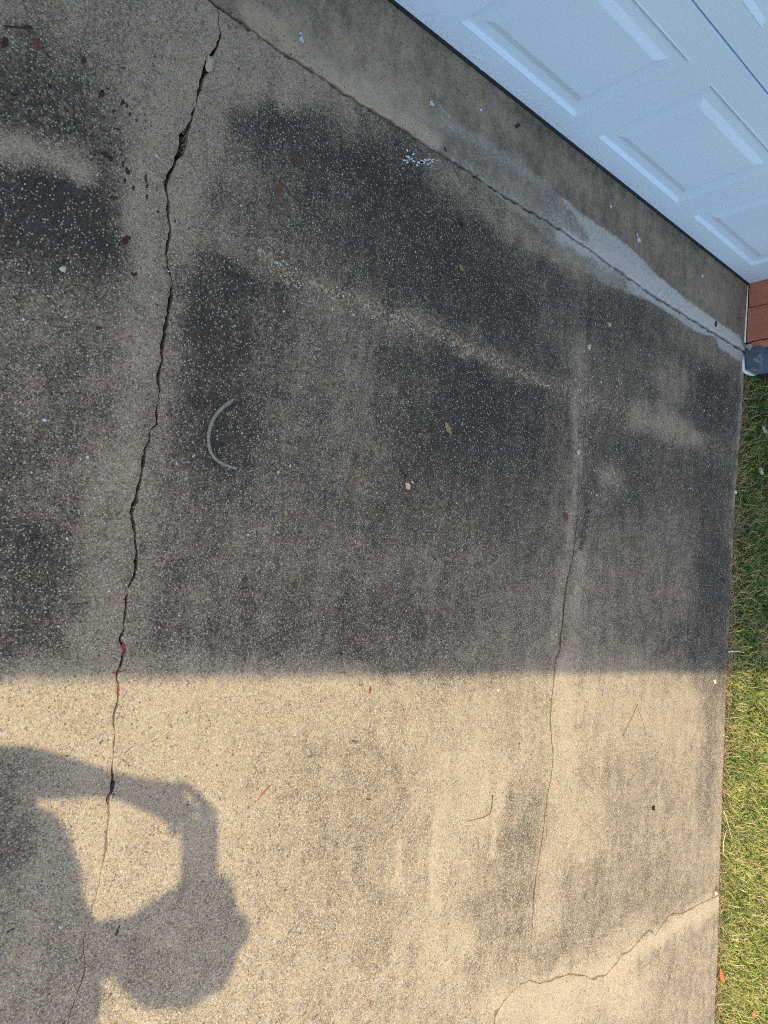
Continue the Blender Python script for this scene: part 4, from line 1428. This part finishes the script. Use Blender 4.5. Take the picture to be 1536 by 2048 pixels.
B = [('pelvis', 'belly'), ('belly', 'chest'), ('chest', 'upper'), ('upper', 'neck_b'), ('neck_b', 'neck_t'), ('neck_t', 'skull'), ('skull', 'crown'),
     ('upper', 'l_sh'), ('l_sh', 'l_el'), ('l_el', 'l_fore'), ('l_fore', 'l_wr'), ('l_wr', 'l_palm'), ('l_palm', 'l_knk'),
     ('upper', 'r_sh'), ('r_sh', 'r_el'), ('r_el', 'r_fore'), ('r_fore', 'r_wr'), ('r_wr', 'r_palm'), ('r_palm', 'r_knk'),
     ('pelvis', 'l_hip'), ('l_hip', 'l_kn'), ('l_kn', 'l_calf'), ('l_calf', 'l_an'), ('l_an', 'l_ball'), ('l_ball', 'l_toe'),
     ('pelvis', 'r_hip'), ('r_hip', 'r_kn'), ('r_kn', 'r_calf'), ('r_calf', 'r_an'), ('r_an', 'r_ball'), ('r_ball', 'r_toe')]
# phone frame: lens at the camera, screen towards the person
vr, vd, vf = V(*R[0]), V(*R[1]), V(*R[2])                       # image right, image down, view direction
ph_c = V(*CAM) - vf * .0075 + vd * .0555 - vr * .004             # centre of the phone
hold = ph_c - vd * .0735                                         # its left end, in the left hand
# fingers of the left hand: behind the phone (towards the view) and thumb on the screen side
# index and middle finger lie along the phone's end, ring and little finger curl behind the screen, thumb under the long edge
FING = [((-.066, -.032, -.002), (-.027, .010, .000), (-.003, .036, .001)), ((-.036, -.024, -.016), (-.018, .002, -.013), (-.006, .026, -.010)),
        ((-.012, -.018, -.020), (.004, -.006, -.018), (.018, .006, -.0145)), ((-.006, -.030, -.020), (.008, -.022, -.0185), (.022, -.014, -.015))]
for i, chain in enumerate(FING):
    for k_, (a_, b_, c_) in zip('abc', chain):
        J['lf%d%s' % (i, k_)] = (hold + vd * a_ + vr * b_ + vf * c_, (.0092, .0085, .0074)['abc'.index(k_)])
    B += [('l_knk', 'lf%da' % i), ('lf%da' % i, 'lf%db' % i), ('lf%db' % i, 'lf%dc' % i)]
J['lta'] = (l_wrist.lerp(l_hand, .6) + vd * .020 - vr * .004, .0125)
J['ltb'] = (hold + vd * .006 - vr * .049, .0105)
J['ltc'] = (hold + vd * .036 - vr * .046, .0088)
B += [('l_palm', 'lta'), ('lta', 'ltb'), ('ltb', 'ltc')]
for i, off in enumerate((.028, .010, -.009, -.026)):
    L = (.9, 1.0, .93, .75)[i]
    b0 = V(PXP + .078 + off, -1.948, .705)
    J['rf%da' % i] = (b0, .009)
    J['rf%db' % i] = (b0 + V(.004, .008, -.030 * L), .0082)
    J['rf%dc' % i] = (b0 + V(.006, .020, -.055 * L), .0072)
    B += [('r_knk', 'rf%da' % i), ('rf%da' % i, 'rf%db' % i), ('rf%db' % i, 'rf%dc' % i)]
J['rta'] = (V(PXP + .098, -1.935, .765), .011)
J['rtb'] = (V(PXP + .108, -1.925, .735), .0095)
J['rtc'] = (V(PXP + .110, -1.918, .712), .0085)
B += [('r_palm', 'rta'), ('rta', 'rtb'), ('rtb', 'rtc')]
skin_mesh('body', J, B, M_SKIN, person)


def sub_skin(name, keys, bones, grow, mat, extra=None):
    jj = {}
    for k in keys:
        c, r_ = J[k]
        jj[k] = (c, tuple(x + grow for x in r_) if isinstance(r_, tuple) else r_ + grow)
    if extra: jj.update(extra)
    return skin_mesh(name, jj, bones, mat, person)


se = J['l_sh'][0].lerp(l_elbow, .62)
sr = r_sh.lerp(J['r_el'][0], .75)
sub_skin('shirt', ['belly', 'pelvis', 'chest', 'upper', 'l_sh', 'r_sh'], [('belly', 'pelvis'), ('belly', 'chest'), ('chest', 'upper'), ('upper', 'l_sh'), ('upper', 'r_sh'), ('l_sh', 'sle'), ('r_sh', 'sre'), ('upper', 'collar'), ('pelvis', 'hem')], .020, M_SHIRT,
         {'hem': (pelvis - V(0, 0, .07), (.140, .120)), 'sle': (se, .074), 'sre': (sr, .066), 'collar': (neck_b.lerp(neck_t, .15), .066)})
sub_skin('trousers', ['pelvis', 'l_hip', 'l_kn', 'l_calf', 'l_an', 'r_hip', 'r_kn', 'r_calf', 'r_an'], [('pelvis', 'l_hip'), ('l_hip', 'l_kn'), ('l_kn', 'l_calf'), ('l_calf', 'l_an'), ('pelvis', 'r_hip'), ('r_hip', 'r_kn'), ('r_kn', 'r_calf'), ('r_calf', 'r_an')], .014, M_JEANS)
for s_ in 'lr':
    a_ = s_ + '_'
    jj = {a_ + 'an': (J[a_ + 'an'][0] - V(.005, 0, .03), .048), a_ + 'ball': (J[a_ + 'ball'][0] + V(0, 0, .008), (.050, .036)), a_ + 'toe': (J[a_ + 'toe'][0] + V(.004, 0, .006), (.044, .028))}
    skin_mesh('shoe', jj, [(a_ + 'an', a_ + 'ball'), (a_ + 'ball', a_ + 'toe')], M_SHOE, person)
# face: looks along +X and down towards the phone
fd = (V(*CAM) - head_c)
fd = V(fd.x + .06, fd.y * .4, fd.z * .45).normalized()
fl_ = V(0, 0, 1).cross(fd).normalized()
fu = fd.cross(fl_)
Mf = Matrix(((fd.x, fl_.x, fu.x, head_c.x), (fd.y, fl_.y, fu.y, head_c.y), (fd.z, fl_.z, fu.z, head_c.z), (0, 0, 0, 1)))


def face_piece(name, mat, fn, sub=4):
    bm = bmesh.new()
    bmesh.ops.create_icosphere(bm, subdivisions=sub, radius=1)
    for v in bm.verts: v.co = Mf @ Vector(fn(v.co.copy()))
    return from_bm(name, bm, mat, person, True)


def head_fn(q):
    x, y, z = q.x * .092, q.y * .074, q.z * .112
    if z < -.02: x, y = x * (1 - .18 * (-z - .02) / .09), y * (1 - .30 * (-z - .02) / .09)
    if q.x > 0:
        nose = math.exp(-(y / .011) ** 2) * math.exp(-((z + .022) / .026) ** 2)
        x += .020 * nose * (1 if z > -.045 else .4)
        x += .006 * math.exp(-(z + .056) ** 2 / .00008) * math.exp(-(y / .022) ** 2)
        x -= .008 * (math.exp(-((y - .031) / .014) ** 2) + math.exp(-((y + .031) / .014) ** 2)) * math.exp(-((z - .002) / .012) ** 2)
    return (x, y, z)


face_piece('face', M_SKIN, head_fn)
for s_ in (-1, 1):
    face_piece('eye', M_EYE, lambda q: (.074 + q.x * .012, s_ * .031 + q.y * .012, .002 + q.z * .010), 2)
    face_piece('iris', M_IRIS, lambda q: (.083 + q.x * .0045, s_ * .031 + q.y * .0055, .001 + q.z * .0055), 2)
    face_piece('ear', M_SKIN, lambda q: (-.002 + q.x * .016, s_ * (.076 + q.y * .006 + .006 * (q.x < 0)), -.008 + q.z * .030), 2)
face_piece('mouth', simple_mat('lips', (.40, .15, .12), .5, .05, 40), lambda q: (.082 + q.x * .007, q.y * .022, -.058 + q.z * .006), 2)


def hair():
    bm = bmesh.new()
    for px, py, r_, dz in ((370, 1865, 92, -.03), (425, 1812, 55, 0), (452, 1862, 46, 0), (425, 1908, 54, 0), (330, 1940, 60, -.02), (295, 1900, 50, -.03), (318, 1838, 50, 0), (378, 1798, 46, .01), (372, 1955, 44, -.02), (470, 1832, 24, 0), (440, 1768, 24, .01), (300, 1965, 28, -.04)):
        c = V(*sun_point(px + 20, py - 5, 1.535 + dz)) - fd * .035
        ret = bmesh.ops.create_icosphere(bm, subdivisions=3, radius=r_ * .00098)
        for v in ret['verts']: v.co += c
    me = bpy.data.meshes.new('hair')
    bm.to_mesh(me)
    bm.free()
    o = bpy.data.objects.new('hair', me)
    COL.objects.link(o)
    md = o.modifiers.new('r', 'REMESH')
    md.mode = 'VOXEL'
    md.voxel_size = .008
    tx = o.modifiers.new('s', 'SMOOTH')
    tx.iterations = 2
    m2 = bpy.data.meshes.new_from_object(o.evaluated_get(bpy.context.evaluated_depsgraph_get()))
    bpy.data.objects.remove(o)
    m2.name = 'hair'
    for v in m2.vertices:                                       # keep the face free, roughen the outline
        q = Mf.inverted() @ v.co
        if q.x > .050 and abs(q.y) < .085 and q.z < .075: q.x = .050 + (q.x - .05) * .1
        f = 1 + .05 * math.sin(60 * q.y + 45 * q.z) + .04 * math.sin(80 * q.x - 50 * q.z)
        v.co = Mf @ (q * f)
    m2.polygons.foreach_set('use_smooth', [True] * len(m2.polygons))
    m2.materials.clear()
    link('hair', m2, M_HAIR, person)


hair()
# the phone
phone = empty('phone', tuple(ph_c))
tag(phone, 'black phone held sideways in the raised hand', 'phone')
rot = Matrix(((vd.x, vr.x, -vf.x), (vd.y, vr.y, -vf.y), (vd.z, vr.z, -vf.z)))  # local x = long axis, y = short axis, z = towards the person
phone.rotation_euler = rot.to_euler()
bm = bmesh.new()
add_box(bm, -.0735, .0735, -.0358, .0358, -.0039, .0035, .003)
from_bm('phone_body', bm, M_PHONE, phone, loc=(0, 0, 0))
bm = bmesh.new()
add_box(bm, -.070, .070, -.0325, .0325, .0036, .0040)
from_bm('screen', bm, M_GLASS, phone, loc=(0, 0, 0))
bm = bmesh.new()
bmesh.ops.create_cone(bm, cap_ends=True, segments=24, radius1=.0075, radius2=.007, depth=.002, matrix=Matrix.Translation((-.0555, .004, -.0049)))
from_bm('lens_ring', bm, M_PHONE, phone, loc=(0, 0, 0))
